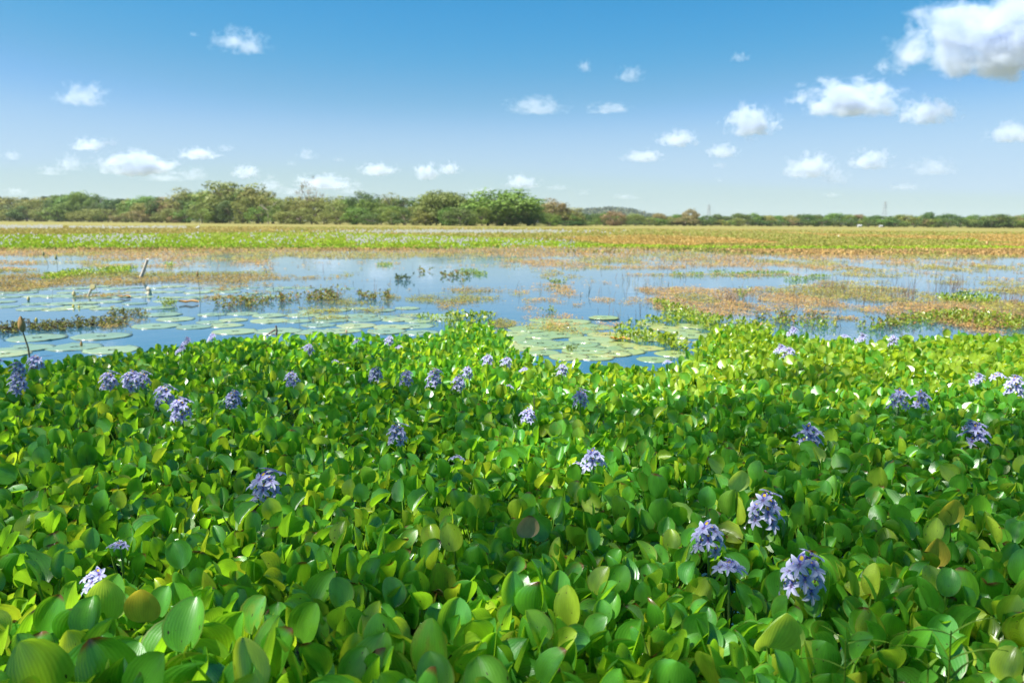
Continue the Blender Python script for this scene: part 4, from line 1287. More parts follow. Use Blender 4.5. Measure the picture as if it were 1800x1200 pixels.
f0 = at(246, 488); f1 = at_depth(259, 455, f0[1] - .25)
limb('tree_stump', f0 + np.array([0, 0, -.05]), f1, .048, .036, .01, 'pale weathered stump leaning out of the brown weed at the left', M_WOOD, 'stump')
f0 = at(153, 522); f1 = at_depth(163, 503, f0[1] - .05)
o = limb('driftwood_stick', f0 + np.array([0, 0, -.03]), f1, .022, .026, 0, 'pale bent stick with a round cut end standing in the left water', M_WOOD, knobs=0)
mb = MB()
q = np.array(f1 - f0)
mb.tube([q + np.array([-.005, .03, -.02]), q + np.array([.01, 0, .02]), q + np.array([.02, -.06, .03])], [.04, .055, .052], 10, (.9, .8, .5)); h_ = mb.build('cut_end', [simple('cut_wood', (.62, .50, .22), .7, (20, .3))], o)
f0 = at(263, 517); f1 = at_depth(259, 506, f0[1])
limb('wood_stub', f0 + np.array([0, 0, -.02]), f1, .05, .035, .02, 'short cream coloured stub rising beside the pads at the left', simple('stub_wood', (.62, .52, .34), .7, (12, .3)), knobs=1)
f0 = at(485, 588); f1 = at_depth(485, 572, f0[1])
limb('dry_stalk', f0, f1, .016, .012, .01, 'dark upright dry stalk on a pad beside the mat edge', M_BARK, 'dead stalk', 0)
f0 = at(468, 589); f1 = at_depth(483, 580, f0[1])
limb('dry_stalk', f0, f1, .009, .014, 0, 'dark dry stalk slanting up to the upright one on a pad', M_BARK, 'dead stalk', 0)
f0 = at(468, 482); f1 = at_depth(460, 465, f0[1])
limb('dry_stalk', f0, f1, .012, .006, .06, 'thin bent twig leaning left out of the weed left of the middle', M_BARK, 'dead stalk', 0)
for (a, b, c_, d2, lab) in ((22, 594, 45, 607, 'thin dark twig lying slantwise in the water at the left'), (265, 543, 285, 543, 'short dark stick lying on the pads right of the dark weed')):
    pass
f0 = at(940, 790, .1); f1 = at_depth(938, 690, f0[1])
limb('dry_stalk', f0, f1, .003, .002, .004, 'thin dark leafless stalk standing among leaves left of the sunny spike', M_BARK, 'dead stalk', 2)
# orange brown dead pads
for (x, y, w_, lab) in ((332, 534, 30, 'curled orange brown dead pad beside the green sprigs'), (206, 494, 12, 'small orange dead leaf on the brown weed near the stump'),
                        (1090, 600, 34, 'brown and yellow rotting pad edge at the mat notch'), (218, 524, 20, 'rusty leaf scrap on a pad right of the pale stick')):
    c0 = at(x, y); d0 = np.linalg.norm(c0); s_ = w_ / F * d0
    V, Fq = [], []
    for i_ in range(7):
        for j in range(5):
            u, v = i_ / 3 - 1, j / 2 - 1
            V.append((u * s_ * .5, v * s_ * .3 * math.sqrt(max(.1, 1 - u * u * .9)), .01 + .1 * s_ * (v * v + .3 * math.sin(5 * u)) + .03 * s_))
    Fq = [[i_ * 5 + j, i_ * 5 + j + 1, (i_ + 1) * 5 + j + 1, (i_ + 1) * 5 + j] for i_ in range(6) for j in range(4)]
    o = obj('dead_leaf', big_mesh('dead_leaf', np.array(V), np.array(Fq), [M_LEAF_DRY2 if False else M_BUD], True, col=(.50, .27, .07)), loc=(c0[0], c0[1], .01), rz=RNG.uniform(-.3, .3))
    tag(o, lab, 'dead leaf', 'dead leaves on the water')

# grass shoots in front
def grass_shoot(px, py, bpx, n_, label, dist, hh, seed, colr=(.20, .36, .03)):
    R = np.random.default_rng(seed)
    c0 = at_depth(px, py, dist)
    root = bpy.data.objects.new('grass_shoot', None); COL.objects.link(root); root.location = (c0[0], c0[1], 0); root.empty_display_size = .1
    tag(root, label, 'grass', 'grass shoots rising through the hyacinth')
    H = c0[2]; mb = MB()
    mb.tube([(0, 0, 0), (.01, 0, H * .5), (0, 0, H)], [.0035, .003, .002], 5, colr); mb.build('stalk', [M_WEED], root)
    Lb = bpx / F * dist
    for k in range(n_):
        a = (math.pi if k % 2 else 0) + R.uniform(-.6, .6); zb = H * (1 - .13 * (k // 2)) - .01
        V = []; L_ = Lb * R.uniform(.7, 1.1); el = R.uniform(.25, 1.0)
        for i_ in range(7):
            t = i_ / 6; w_ = .0055 * (1 - t) ** .7 * (.5 + 1.3 * min(t * 4, 1) * .4)
            r_ = L_ * t * math.cos(el); z = zb + L_ * (t * math.sin(el) - .35 * t * t)
            for u in (-1, 0, 1):
                V.append((r_ * math.cos(a) - u * w_ * math.sin(a), r_ * math.sin(a) + u * w_ * math.cos(a), z - .002 * (u == 0)))
        Fq = [[i_ * 3 + j, i_ * 3 + j + 1, i_ * 3 + j + 4, i_ * 3 + j + 3] for i_ in range(6) for j in range(2)]
        mb = MB(); mb.add(V, Fq, np.array(colr) * R.uniform(.9, 1.4)); mb.build('blade', [M_WEED], root)


grass_shoot(1487, 1125, 90, 5, 'blurred grass shoot with two raised blades at the bottom, left of a longer one', 1.95, .5, 1)
grass_shoot(1672, 1108, 130, 6, 'longest grass shoot with blades spreading wide at the lower right', 1.95, .55, 2)
grass_shoot(1672, 900, 60, 4, 'thin grass shoot between round leaves at the right', 3.2, .4, 4)
grass_shoot(1632, 1165, 50, 3, 'short grass shoot cut by the bottom border left of the longest one', 1.85, .5, 9)
grass_shoot(389, 665, 36, 6, 'curled pale grass stem among the far left leaves', 6.3, .4, 5, (.26, .34, .08))

# ------------------------------------------------------------------ trees
def crown_mesh(seed, kind='round', n_clump=85, n_leaf=80, leaf=.052):
    """unit crown: about 1 wide, 1 high, foot at z = 0"""
    R = np.random.default_rng(seed)
    P, S_ = [], []
    for k in range(n_clump):
        while True:
            p_ = R.uniform(-1, 1, 3)
            rr = np.linalg.norm(p_)
            if .45 < rr < 1: break
        p_ = p_ / rr * R.uniform(.62, .95)
        if kind == 'shrub': z = .5 + .5 * p_[2]; x, y = p_[0] * .5 * (1.05 - .25 * max(p_[2], 0)), p_[1] * .5
        elif kind == 'spread': z = .52 + .42 * p_[2] - .10 * (p_[0] ** 2); x, y = p_[0] * .50, p_[1] * .50
        elif kind == 'sparse': z = .60 + .36 * p_[2]; x, y = p_[0] * .5, p_[1] * .5
        else: z = .50 + .44 * p_[2]; x, y = p_[0] * .5, p_[1] * .5
        P.append((x, y, z)); S_.append(R.uniform(.09, .17) if kind != 'sparse' else R.uniform(.05, .09))
    P = np.array(P); S_ = np.array(S_)
    cI = np.repeat(np.arange(len(P)), n_leaf); n_ = len(cI)
    d_ = R.normal(0, 1, (n_, 3)); d_ /= np.linalg.norm(d_, axis=1)[:, None]
    rr = R.uniform(.55, 1.1, n_) ** .6
    C = P[cI] + d_ * (S_[cI] * rr)[:, None] * np.array([1.25, 1.25, .8])
    C[:, 2] = np.maximum(C[:, 2], .01)
    nrm = d_ + R.normal(0, .28, (n_, 3)) + np.array([0, 0, .25]); nrm /= np.linalg.norm(nrm, axis=1)[:, None]
    t = np.cross(nrm, R.normal(0, 1, (n_, 3))); t /= np.linalg.norm(t, axis=1)[:, None]; b = np.cross(nrm, t)
    s = R.uniform(.5, 1.2, n_) * leaf * .5
    V = np.stack([C - t * s[:, None], C - b * s[:, None] * .6, C + t * s[:, None], C + b * s[:, None] * .6], 1).reshape(-1, 3)
    tint = np.repeat((R.uniform(.2, .8, len(P))[cI] * .6 + R.uniform(0, .4, n_)), 4)
    return big_mesh('crown', V, np.arange(n_ * 4).reshape(-1, 4), C_GREEN, tint=tint)


def trunk_mesh(seed, kind='round', material=None):
    R = np.random.default_rng(seed); mb = MB()
    top_ = .5
    mb.tube([(0, 0, -.02), (.01, .005, .2), (-.01, 0, top_)], [.035, .026, .018], 7)
    for k in range(7 if kind == 'sparse' else 5):
        a = k * 2.4 + R.uniform(-.3, .3); z0 = R.uniform(.18, .5); e = R.uniform(.5, 1.1); L_ = R.uniform(.28, .45)
        m1 = np.array([math.cos(a) * L_ * .5, math.sin(a) * L_ * .5, z0 + L_ * .5 * e]); m2 = np.array([math.cos(a) * L_ * .95, math.sin(a) * L_ * .95, z0 + L_ * e])
        mb.tube([(0, 0, z0), m1, m2], [.016, .010, .004], 5)
        for j in range(3):
            q = m1 + (m2 - m1) * R.uniform(0, .8); dv = R.normal(0, 1, 3); dv[2] = abs(dv[2]); dv /= np.linalg.norm(dv)
            mb.tube([q, q + dv * .12], [.006, .002], 4)
    return mb.build('trunk', [material or M_BARK], mesh_only=True)


CR = {'round': [crown_mesh(s, 'round') for s in (1, 2, 3, 4)], 'shrub': [crown_mesh(s, 'shrub', 46) for s in (11, 12, 13, 14)],
      'spread': [crown_mesh(s, 'spread', 40) for s in (21, 22, 23)], 'sparse': [crown_mesh(s, 'sparse', 30, 26, .034) for s in (31, 32)],
      'bare': [crown_mesh(s, 'sparse', 24, 10, .03) for s in (35, 36)]}
TR = {k: [trunk_mesh(s + 50, k, M_PALEBARK if k in ('bare', 'sparse') else M_BARK) for s in range(2)] for k in CR}


def palm_meshes(seed):
    R = np.random.default_rng(seed)
    mb = MB(); mb.tube([(0, 0, -.02), (.02, 0, .4), (.0, 0, .86)], [.016, .012, .010], 6); tk = mb.build('trunk', [M_BARK], mesh_only=True)
    V, Fq = [], []
    for k in range(30):
        a = k * 2.399; e0 = R.uniform(-.5, 1.3); L_ = R.uniform(.15, .24)
        for i_ in range(6):
            t = i_ / 5; r_ = L_ * t * math.cos(e0 * (1 - .3 * t)); z = .86 + L_ * (t * math.sin(e0) - .75 * t * t)
            w_ = .035 * math.sin(math.pi * (.12 + .86 * t))
            for u in (-1, 0, 1):
                V.append((r_ * math.cos(a) - u * w_ * math.sin(a), r_ * math.sin(a) + u * w_ * math.cos(a), z - abs(u) * .02))
        b = k * 18
        Fq += [[b + i_ * 3 + j, b + i_ * 3 + j + 1, b + i_ * 3 + j + 4, b + i_ * 3 + j + 3] for i_ in range(5) for j in range(2)]
    return tk, big_mesh('frond_crown', np.array(V), np.array(Fq), C_PALM, tint=.5)


PALMS = [palm_meshes(s) for s in (1, 2, 3)]
tcount = 0
TREE_MARKS = [(0, 'the left border'), (106, 'the three tallest palms'), (150, 'the rounded green tree'), (212, 'the first low brown bush'), (288, 'the dark layered tree'), (385, 'the grey green bush'), (430, 'the big domed tree'),
              (475, 'the bare pale trunked tree'), (550, 'the tall thin crowned tree'), (640, 'the dark flat topped tree'), (693, 'the loose brownish tree'), (778, 'the dense tree with dark hollows'), (880, 'the wide bright green tree'),
              (968, 'the rusty brown tree'), (1075, 'the round orange brown tree'), (1140, 'the foot of the hill'), (1208, 'the taller reddish tree'), (1240, 'the first pylon'), (1330, 'the tiny palm tops'), (1420, 'the middle of the far line'), (1503, 'the left white hut'), (1545, 'the taller pylon'),
              (1622, 'the dark risen tree'), (1690, 'the low dip in the far line'), (1740, 'the broad dark tree'), (1800, 'the right border')]
TONE = {'crown_green': 'green', 'crown_dark': 'dark', 'crown_olive': 'olive', 'crown_rust': 'brownish', 'crown_lime': 'bright green', 'palm_frond': 'dark'}


def tree_label(x, what, cm, tail):
    mx_, nm_ = min(TREE_MARKS, key=lambda q: abs(q[0] - x))
    d_ = x - mx_
    rel = 'in line with' if abs(d_) < 9 else ('just left of' if d_ < 0 else 'just right of') if abs(d_) < 26 else ('well left of' if d_ < 0 else 'well right of')
    return '%s %s %s %s, %s' % (TONE[cm.name], what, rel, nm_, tail)




def tree(px, top, wpx, dist, kind, cm, label, group, name='tree'):
    global tcount
    tcount += 1
    x = (px - 900) / F * dist
    ground = proj(np.array([[x, dist, .1]]))[1][0]
    hh = (ground - top) * (1.20 if kind != 'palm' else 1.0) / F * dist; ww = wpx / F * dist
    root = bpy.data.objects.new(name, None); COL.objects.link(root); root.location = (x, dist, .05); root.empty_display_size = 2
    root.scale = (ww, ww, hh) if kind != 'palm' else (hh, hh, hh)
    root.rotation_euler[2] = tcount * 1.7
    tag(root, label, 'palm tree' if kind == 'palm' else 'tree', group)
    if kind == 'palm':
        tk, fr = PALMS[tcount % 3]; obj('trunk', tk, root); obj('crown', fr, root); return root
    c = obj('crown', CR[kind][tcount % len(CR[kind])], root)
    if cm is not C_GREEN:
        c.material_slots[0].link = 'OBJECT'; c.material_slots[0].material = cm
    obj('trunk', TR[kind][tcount % 2], root)
    return root


def ldist(px):
    """distance of the foot of the tree belt, from where it meets the marsh"""
    return np.interp(px, [-100, 100, 440, 830, 1000, 1150, 1400, 1700, 1900], [620, 560, 420, 330, 380, 480, 520, 470, 440])


# notable trees
NOT = [
 (420, 326, 120, 10, 'spread', C_OLIVE, 'biggest olive brown domed tree in the left belt'),
 (455, 336, 70, 4, 'spread', C_OLIVE, 'brownish tree leaning against the big domed one on its right'),
 (550, 322, 54, 14, 'sparse', C_RUST, 'tall thin crowned brown tree standing above the belt with sky showing through'),
 (475, 352, 44, -12, 'bare', C_RUST, 'nearly bare pale trunked tree below the big domed one'),
 (640, 342, 60, 8, 'spread', C_DARK, 'dark flat topped tree right of the tall brown one'),
 (693, 344, 60, 10, 'sparse', C_OLIVE, 'loose brownish crowned tree right of the dark flat topped one'),
 (778, 344, 90, -4, 'round', C_OLIVE, 'large dense tree with dark hollows in the middle of the belt'),
 (880, 342, 150, -2, 'round', C_GREEN, 'wide bright green tree at the right end of the near belt'),
 (968, 356, 60, 6, 'spread', C_RUST, 'rusty brown tree just right of the wide bright green one'),
 (1000, 368, 60, 0, 'shrub', C_OLIVE, 'low olive tree where the near belt ends before the hill'),
 (1075, 375, 44, -20, 'shrub', C_RUST, 'round orange brown tree in front of the hill foot'),
 (1208, 371, 30, 0, 'round', C_RUST, 'taller reddish brown tree in the right far line'),
 (1200, 384, 50, -10, 'shrub', C_RUST, 'low brown tree at the foot of the taller reddish one'),
 (1622, 376, 26, 0, 'round', C_DARK, 'dark tree rising above the far right line'),
 (1740, 380, 60, -10, 'shrub', C_DARK, 'broad dark tree in the far right line'),
 (1770, 382, 40, 0, 'shrub', C_RUST, 'brown tinged tree near the right border of the far line'),
 (186, 376, 22, -20, 'shrub', C_LIME, 'small bright green bush at the foot of the left belt'),
 (212, 380, 26, -25, 'shrub', C_RUST, 'low brown bush on the marsh edge in the left belt'),
 (312, 381, 26, -25, 'shrub', C_RUST, 'second low brown bush on the marsh edge, nearer the big domed tree'),
 (70, 358, 60, -6, 'shrub', C_OLIVE, 'round olive tree with dark hollows near the left border'),
 (150, 344, 44, 6, 'round', C_GREEN, 'rounded green tree right of the palms'),
 (288, 352, 50, 0, 'spread', C_DARK, 'dark layered tree left of the big domed one'),
 (385, 366, 60, -14, 'shrub', C_GREEN, 'grey green rounded bush in front of the big domed tree'),
 (330, 340, 70, 8, 'spread', C_OLIVE, 'brown green tree with a flat dark top left of the big domed one'),
]
for (px, tp, w_, dz, kd, cm, lab) in NOT:
    tree(px, tp, w_, float(ldist(px)) + dz, kd, cm, lab, None)
# palms above the left belt
for q, (px, tp, lab) in enumerate([(8, 342, 'palm at the left border'), (28, 345, 'palm second from the left border'), (55, 344, 'palm third from the left, short gap before the next'),
                                   (90, 342, 'palm first of the three tallest at the left'), (105, 340, 'palm middle of the three tallest at the left'), (123, 339, 'palm last of the three tallest at the left'),
                                   (178, 346, 'palm right of the rounded green tree'), (198, 348, 'palm paired with another right of the rounded green tree'), (220, 346, 'palm with a narrow pointed top in the left belt'),
                                   (232, 348, 'palm just behind the narrow topped one'), (262, 345, 'palm left of the dark layered tree'), (287, 343, 'palm above the dark layered tree'), (241, 354, 'low pale palm inside the left belt')]):
    tree(px, tp, 30, float(ldist(px)) + 30 + q % 3 * 8, 'palm', None, lab + ' above the tree belt', 'palms in the left belt', 'palm_tree')
# filling trees of the belt, in two rows
topx = [0, 50, 90, 150, 200, 240, 300, 350, 385, 420, 455, 480, 520, 550, 580, 600, 640, 670, 690, 720, 770, 800, 830, 870, 910, 945, 960, 985, 1010, 1040]
topy = [349, 350, 350, 346, 351, 352, 350, 345, 340, 336, 340, 349, 350, 350, 350, 354, 350, 354, 352, 356, 350, 350, 355, 347, 353, 360, 362, 370, 376, 382]
R = np.random.default_rng(77)
for row in range(3):
    x = -30.0
    while x < 1020:
        w_ = R.uniform(34, 62); tp = np.interp(x, topx, topy) + (R.uniform(-1, 5) if row == 0 else R.uniform(6, 14) if row == 1 else R.uniform(16, 28))
        g0 = np.interp(x, [0, 440, 830, 1020], [388.5, 392.5, 397, 397])
        tp = min(tp, g0 - 8)
        far_ = (14, 0, -16)[row] + R.uniform(-4, 4)
        col_ = [C_GREEN, C_OLIVE, C_DARK, C_GREEN, C_OLIVE, C_RUST, C_LIME][int(R.choice(7, p=[.28, .26, .16, .1, .1, .06, .04]))]
        kd = 'round' if row == 0 else 'shrub'
        if row == 0: w_ *= 1.1
        tree(x, tp, w_, float(ldist(x)) + far_, kd, col_, tree_label(x, 'tree' if row < 2 else 'bush', col_, ('back row', 'middle row', 'front row')[row]),
             ('back row of the left tree belt', 'middle row of the left tree belt', 'bushes at the foot of the left tree belt')[row], 'tree' if row < 2 else 'bush')
        x += w_ * R.uniform(.5, .72)
# far line at the right
for row in range(2):
    x = 1015.0
    while x < 1830:
        w_ = R.uniform(18, 40); tp = (R.uniform(376, 382) if row == 0 else R.uniform(384, 389)) + (x - 1015) * .003
        col_ = [C_GREEN, C_DARK, C_OLIVE, C_DARK, C_RUST][int(R.choice(5, p=[.3, .3, .2, .14, .06]))]
        tree(x, tp, w_, float(ldist(x)) + (20 if row == 0 else -5) + R.uniform(-4, 4), 'shrub' if row else 'round', col_,
             tree_label(x, ('small tree', 'low bush')[row], col_, ('back row', 'front row')[row]), ('back row of the far right trees', 'front bushes of the far right line')[row], ('tree', 'bush')[row])
        x += w_ * R.uniform(.5, .7)
for q, px in enumerate([1300, 1335, 1418, 1441, 1484, 1498, 1532, 1556, 1268, 1638, 1380]):
    tree(px, R.uniform(375, 379) + q % 2, 10, float(ldist(px)) + 45, 'palm', None, 'tiny palm top over the far line ' + tree_label(px, '', C_PALM, '').replace('dark  ', '').rstrip(', '), 'palms over the far right line', 'palm_tree')

# wooded hill far behind
hx0 = (1075 - 900) / F * 2600
nx, ny = 60, 24
V = []; hgt = []
for j in range(ny + 1):
    for i_ in range(nx + 1):
        u = i_ / nx * 2 - 1; v = j / ny * 2 - 1
        x = hx0 + 40 + u * 330; y = 2650 + v * 220
        prof = np.interp(u * 330 + 40, [-290, -170, -110, -50, 10, 60, 110, 180, 260, 370], [0, 16, 36, 43, 46, 40, 26, 14, 10, 0])
        z = prof * max(0, 1 - v * v) ** .8 + 5 * (fbm(np.array([x * .03]), np.array([y * .03]), 3, 3)[0] - .5)
        V.append((x, y, max(z, -1)))
V = np.array(V)
i = (np.arange(nx)[None] + (np.arange(ny) * (nx + 1))[:, None]).ravel()
g = obj('hill', big_mesh('hill', V, np.stack([i, i + 1, i + nx + 2, i + nx + 1], 1), simple('hill_ground', (.07, .09, .03), .9, (.02, .3)), True))
tag(g, 'low wooded hill on the horizon behind the near belt', kind='structure')
n_ = 9000
ii = RNG.integers(0, len(V), n_); C = V[ii] + np.stack([RNG.uniform(-6, 6, n_), RNG.uniform(-10, 10, n_), RNG.uniform(0, 1, n_) ** 2 * 9], 1)
nm = RNG.normal(0, 1, (n_, 3)) + np.array([0, -.3, .5]); nm /= np.linalg.norm(nm, axis=1)[:, None]
t = np.cross(nm, RNG.normal(0, 1, (n_, 3))); t /= np.linalg.norm(t, axis=1)[:, None]; b = np.cross(nm, t); s = RNG.uniform(2, 4.5, n_)
VV = np.stack([C - t * s[:, None], C - b * s[:, None], C + t * s[:, None], C + b * s[:, None]], 1).reshape(-1, 3)
c = np.array([[.06, .09, .03], [.09, .11, .035], [.045, .07, .025], [.12, .12, .04]])[RNG.integers(0, 4, n_)]
o = obj('hill_woods', big_mesh('hill_woods', VV, np.arange(n_ * 4).reshape(-1, 4), M_WEED, col=np.repeat(c, 4, 0)))
tag(o, 'dark green woods covering the far hill', 'woods', kind='stuff')

# pylons
def pylon(px, top, dist, label, wpx=6):
    x = (px - 900) / F * dist; gy_ = proj(np.array([[x, dist, 0]]))[1][0]; H = (gy_ - top) / F * dist
    root = bpy.data.objects.new('power_pylon', None); COL.objects.link(root); root.location = (x, dist, 0); root.empty_display_size = 3
    tag(root, label, 'pylon', 'lattice pylons on the horizon')
    b = H * .10
    w_ = lambda z: b * (1 - z / H) + b * .16
    for sx in (-1, 1):
        for sy in (-1, 1):
            mb = MB(); mb.tube([(sx * w_(0), sy * w_(0), 0), (sx * w_(H * .6), sy * w_(H * .6), H * .6), (sx * w_(H), sy * w_(H), H)], .13, 4); mb.build('leg', [M_STEEL], root)
    mb = MB()
    for k in range(9):
        z0, z1 = H * k / 9, H * (k + 1) / 9
        for (ax, sg) in ((0, 1), (0, -1), (1, 1), (1, -1)):
            p0 = [0, 0, z0]; p1 = [0, 0, z1]; p0[ax] = -w_(z0); p1[ax] = w_(z1); p0[1 - ax] = sg * w_(z0); p1[1 - ax] = sg * w_(z1)
            mb.tube([p0, p1], .07, 3)
            p0[ax] *= -1; p1[ax] *= -1; mb.tube([p0, p1], .07, 3)
    mb.build('bracing', [M_STEEL], root)
    for k, z in enumerate((.74, .84, .94)):
        mb = MB(); mb.tube([(-b * 1.1, 0, H * z), (0, 0, H * z + b * .2), (b * 1.1, 0, H * z)], .18, 4); mb.build('cross_arm', [M_STEEL], root)


pylon(1240, 360, 900, 'lattice pylon right of the reddish brown tree on the horizon')
pylon(1545, 355, 900, 'taller lattice pylon above the far right tree line')
pylon(1014, 362, 2500, 'tiny lattice mast on the left shoulder of the hill')


def hut(px, py, wpx, dist, label):
    x = (px - 900) / F * dist; s_ = wpx / F * dist
    root = bpy.data.objects.new('white_hut', None); COL.objects.link(root); root.location = (x, dist, .1); root.empty_display_size = 1
    tag(root, label, 'hut', 'white huts in the far right line')
    h = s_ * .45; a, d2 = s_ / 2, s_ * .35
    mb = MB(); V = [(-a, -d2, 0), (a, -d2, 0), (a, d2, 0), (-a, d2, 0), (-a, -d2, h), (a, -d2, h), (a, d2, h), (-a, d2, h)]
    mb.add(V, [[0, 1, 5, 4], [1, 2, 6, 5], [2, 3, 7, 6], [3, 0, 4, 7]]); mb.build('wall', [M_WHITE], root, False)
    e = .12 * s_; mb = MB(); V = [(-a - e, -d2 - e, h), (a + e, -d2 - e, h), (a + e, d2 + e, h), (-a - e, d2 + e, h), (-a - e, 0, h * 1.5), (a + e, 0, h * 1.5)]
    mb.add(V, [[0, 1, 5, 4], [3, 2, 5, 4]]); mb.add(V, [[0, 4, 3], [1, 2, 5]]); mb.build('roof', [M_WHITE], root, False)
    mb = MB(); mb.add([(-a * .2, -d2 - .02, 0), (a * .2, -d2 - .02, 0), (a * .2, -d2 - .02, h * .7), (-a * .2, -d2 - .02, h * .7)], [[0, 1, 2, 3]]); mb.build('door', [M_BARK], root, False)


hut(1503, 396, 6, 465, 'left of two tiny white huts at the marsh edge')
hut(1540, 395, 5, 470, 'right of two tiny white huts at the marsh edge')

# white egret out on the marsh
root = bpy.data.objects.new('egret', None); COL.objects.link(root); c0 = at(349, 406); root.location = c0
tag(root, 'tiny white bird standing on the left marsh', 'bird')
mb = MB()
mb.tube([(-.42, 0, .48), (-.25, 0, .52), (0, 0, .60), (.16, 0, .66), (.20, 0, .80), (.14, 0, .95), (.22, 0, 1.06), (.28, 0, 1.06), (.42, 0, 1.03)], [.015, .08, .12, .07, .035, .03, .045, .03, .006], 8)
for s_ in (-1, 1): mb.tube([(-.02, s_ * .05, .52), (.03, s_ * .05, .28), (0, s_ * .05, 0)], [.03, .012, .01], 5)
b = mb.build('body', [M_WHITE], root); 

# ------------------------------------------------------------------ the tree that shades the near leaves
def shade_at(px, py):
    """share of sun kept out at a spot of the mat, read off the photograph's light and shade"""
    lim_ = np.interp(px, [-600, 0, 200, 400, 620, 760, 900, 1050, 1300, 1310, 1600, 1610, 1800, 2400], [600, 606, 606, 604, 640, 668, 690, 700, 692, 690, 700, 706, 706, 700])
    sh = np.clip((py - lim_) / 12, 0, 1)
    def hole(cx, cy, rx, ry, k=1.0):
        nonlocal sh
        sh = sh * (1 - k * np.clip(1.5 - ((px - cx) / rx) ** 2 - ((py - cy) / ry) ** 2, 0, 1))
    def patch(cx, cy, rx, ry, k=1.0):
        nonlocal sh
        sh = np.maximum(sh, k * np.clip(1.5 - ((px - cx) / rx) ** 2 - ((py - cy) / ry) ** 2, 0, 1))
    patch(1430, 660, 130, 18); patch(640, 620, 90, 12, .8); patch(400, 608, 220, 8, .6)
    hole(950, 790, 110, 55, .95); hole(1110, 830, 90, 40, .8); hole(1290, 870, 40, 60, .7); hole(560, 680, 60, 14, .4)
    hole(180, 1150, 320, 110, .9); hole(480, 1120, 90, 60, .5); hole(855, 1090, 50, 40, .9); hole(1360, 1120, 90, 60, .8); hole(1680, 1170, 60, 40, .7)
    hole(240, 690, 60, 12, .5); hole(380, 735, 50, 14, .4); hole(1250, 730, 60, 14, .5); hole(1500, 700, 60, 12, .4)
    return sh


root = bpy.data.objects.new('shade_tree', None); COL.objects.link(root); root.location = (-8.5, -3.0, 0)
tag(root, 'broad leafy shore tree over the near bank', 'tree')
n_ = 90000
gx = RNG.uniform(-9, 8, n_); gy = RNG.uniform(-2.5, 9.6, n_)
G = np.stack([gx, gy, np.full(n_, .3)], 1)
sx_, sy_, sz_ = proj(G)
front = sz_ > .3
sh = np.where(front, shade_at(np.where(front, sx_, 900), np.where(front, sy_, 2000)), .8)
sh = np.where(gy < 1.5, .8, sh)
jn = fbm(gx * 1.6, gy * 1.6, 101, 3)
k_ = RNG.uniform(0, 1, n_) < 1.0 * sh * np.clip(.8 + (jn - .36) * 3.5, .68, 1)
G = G[k_]; n_ = len(G)
hh = 6.2 + 2.6 * fbm(G[:, 0] * .5, G[:, 1] * .5, 55, 2) + RNG.uniform(-.5, .5, n_)
C = G + S[None] * ((hh - .3) / S[2])[:, None]
nm = RNG.normal(0, .7, (n_, 3)) + S * 1.3; nm /= np.linalg.norm(nm, axis=1)[:, None]
t = np.cross(nm, RNG.normal(0, 1, (n_, 3))); t /= np.linalg.norm(t, axis=1)[:, None]; b = np.cross(nm, t)
s = RNG.uniform(.034, .058, n_)
V = np.stack([C - t * s[:, None], C - b * s[:, None] * .6, C + t * s[:, None], C + b * s[:, None] * .6], 1) - np.array([-8.5, -3.0, 0])
obj('crown', big_mesh('crown', V.reshape(-1, 3), np.arange(n_ * 4).reshape(-1, 4), crown_mat('shade_leaf', (.16, .26, .06), .5), tint=.5), root)
mb = MB(); mb.tube([(0, 0, -.6), (.1, .2, 2), (.3, .8, 4.2), (.5, 1.5, 6)], [.26, .20, .14, .10], 10)
for (ex, ey, ez) in ((7, 7, 7.6), (3, 9, 7.4), (9, 3, 7.4), (1, 5, 7.8), (-2, 7, 7.2), (5, 1, 7.6), (9, 8, 7.8)):
    mb.tube([(.3, .8, 4.2), (ex * .4, ey * .4 + .6, 6.0), (ex * .75, ey * .75, 6.9), (ex, ey, ez)], [.06, .045, .028, .012], 6)
mb.build('trunk', [M_BARK], root)

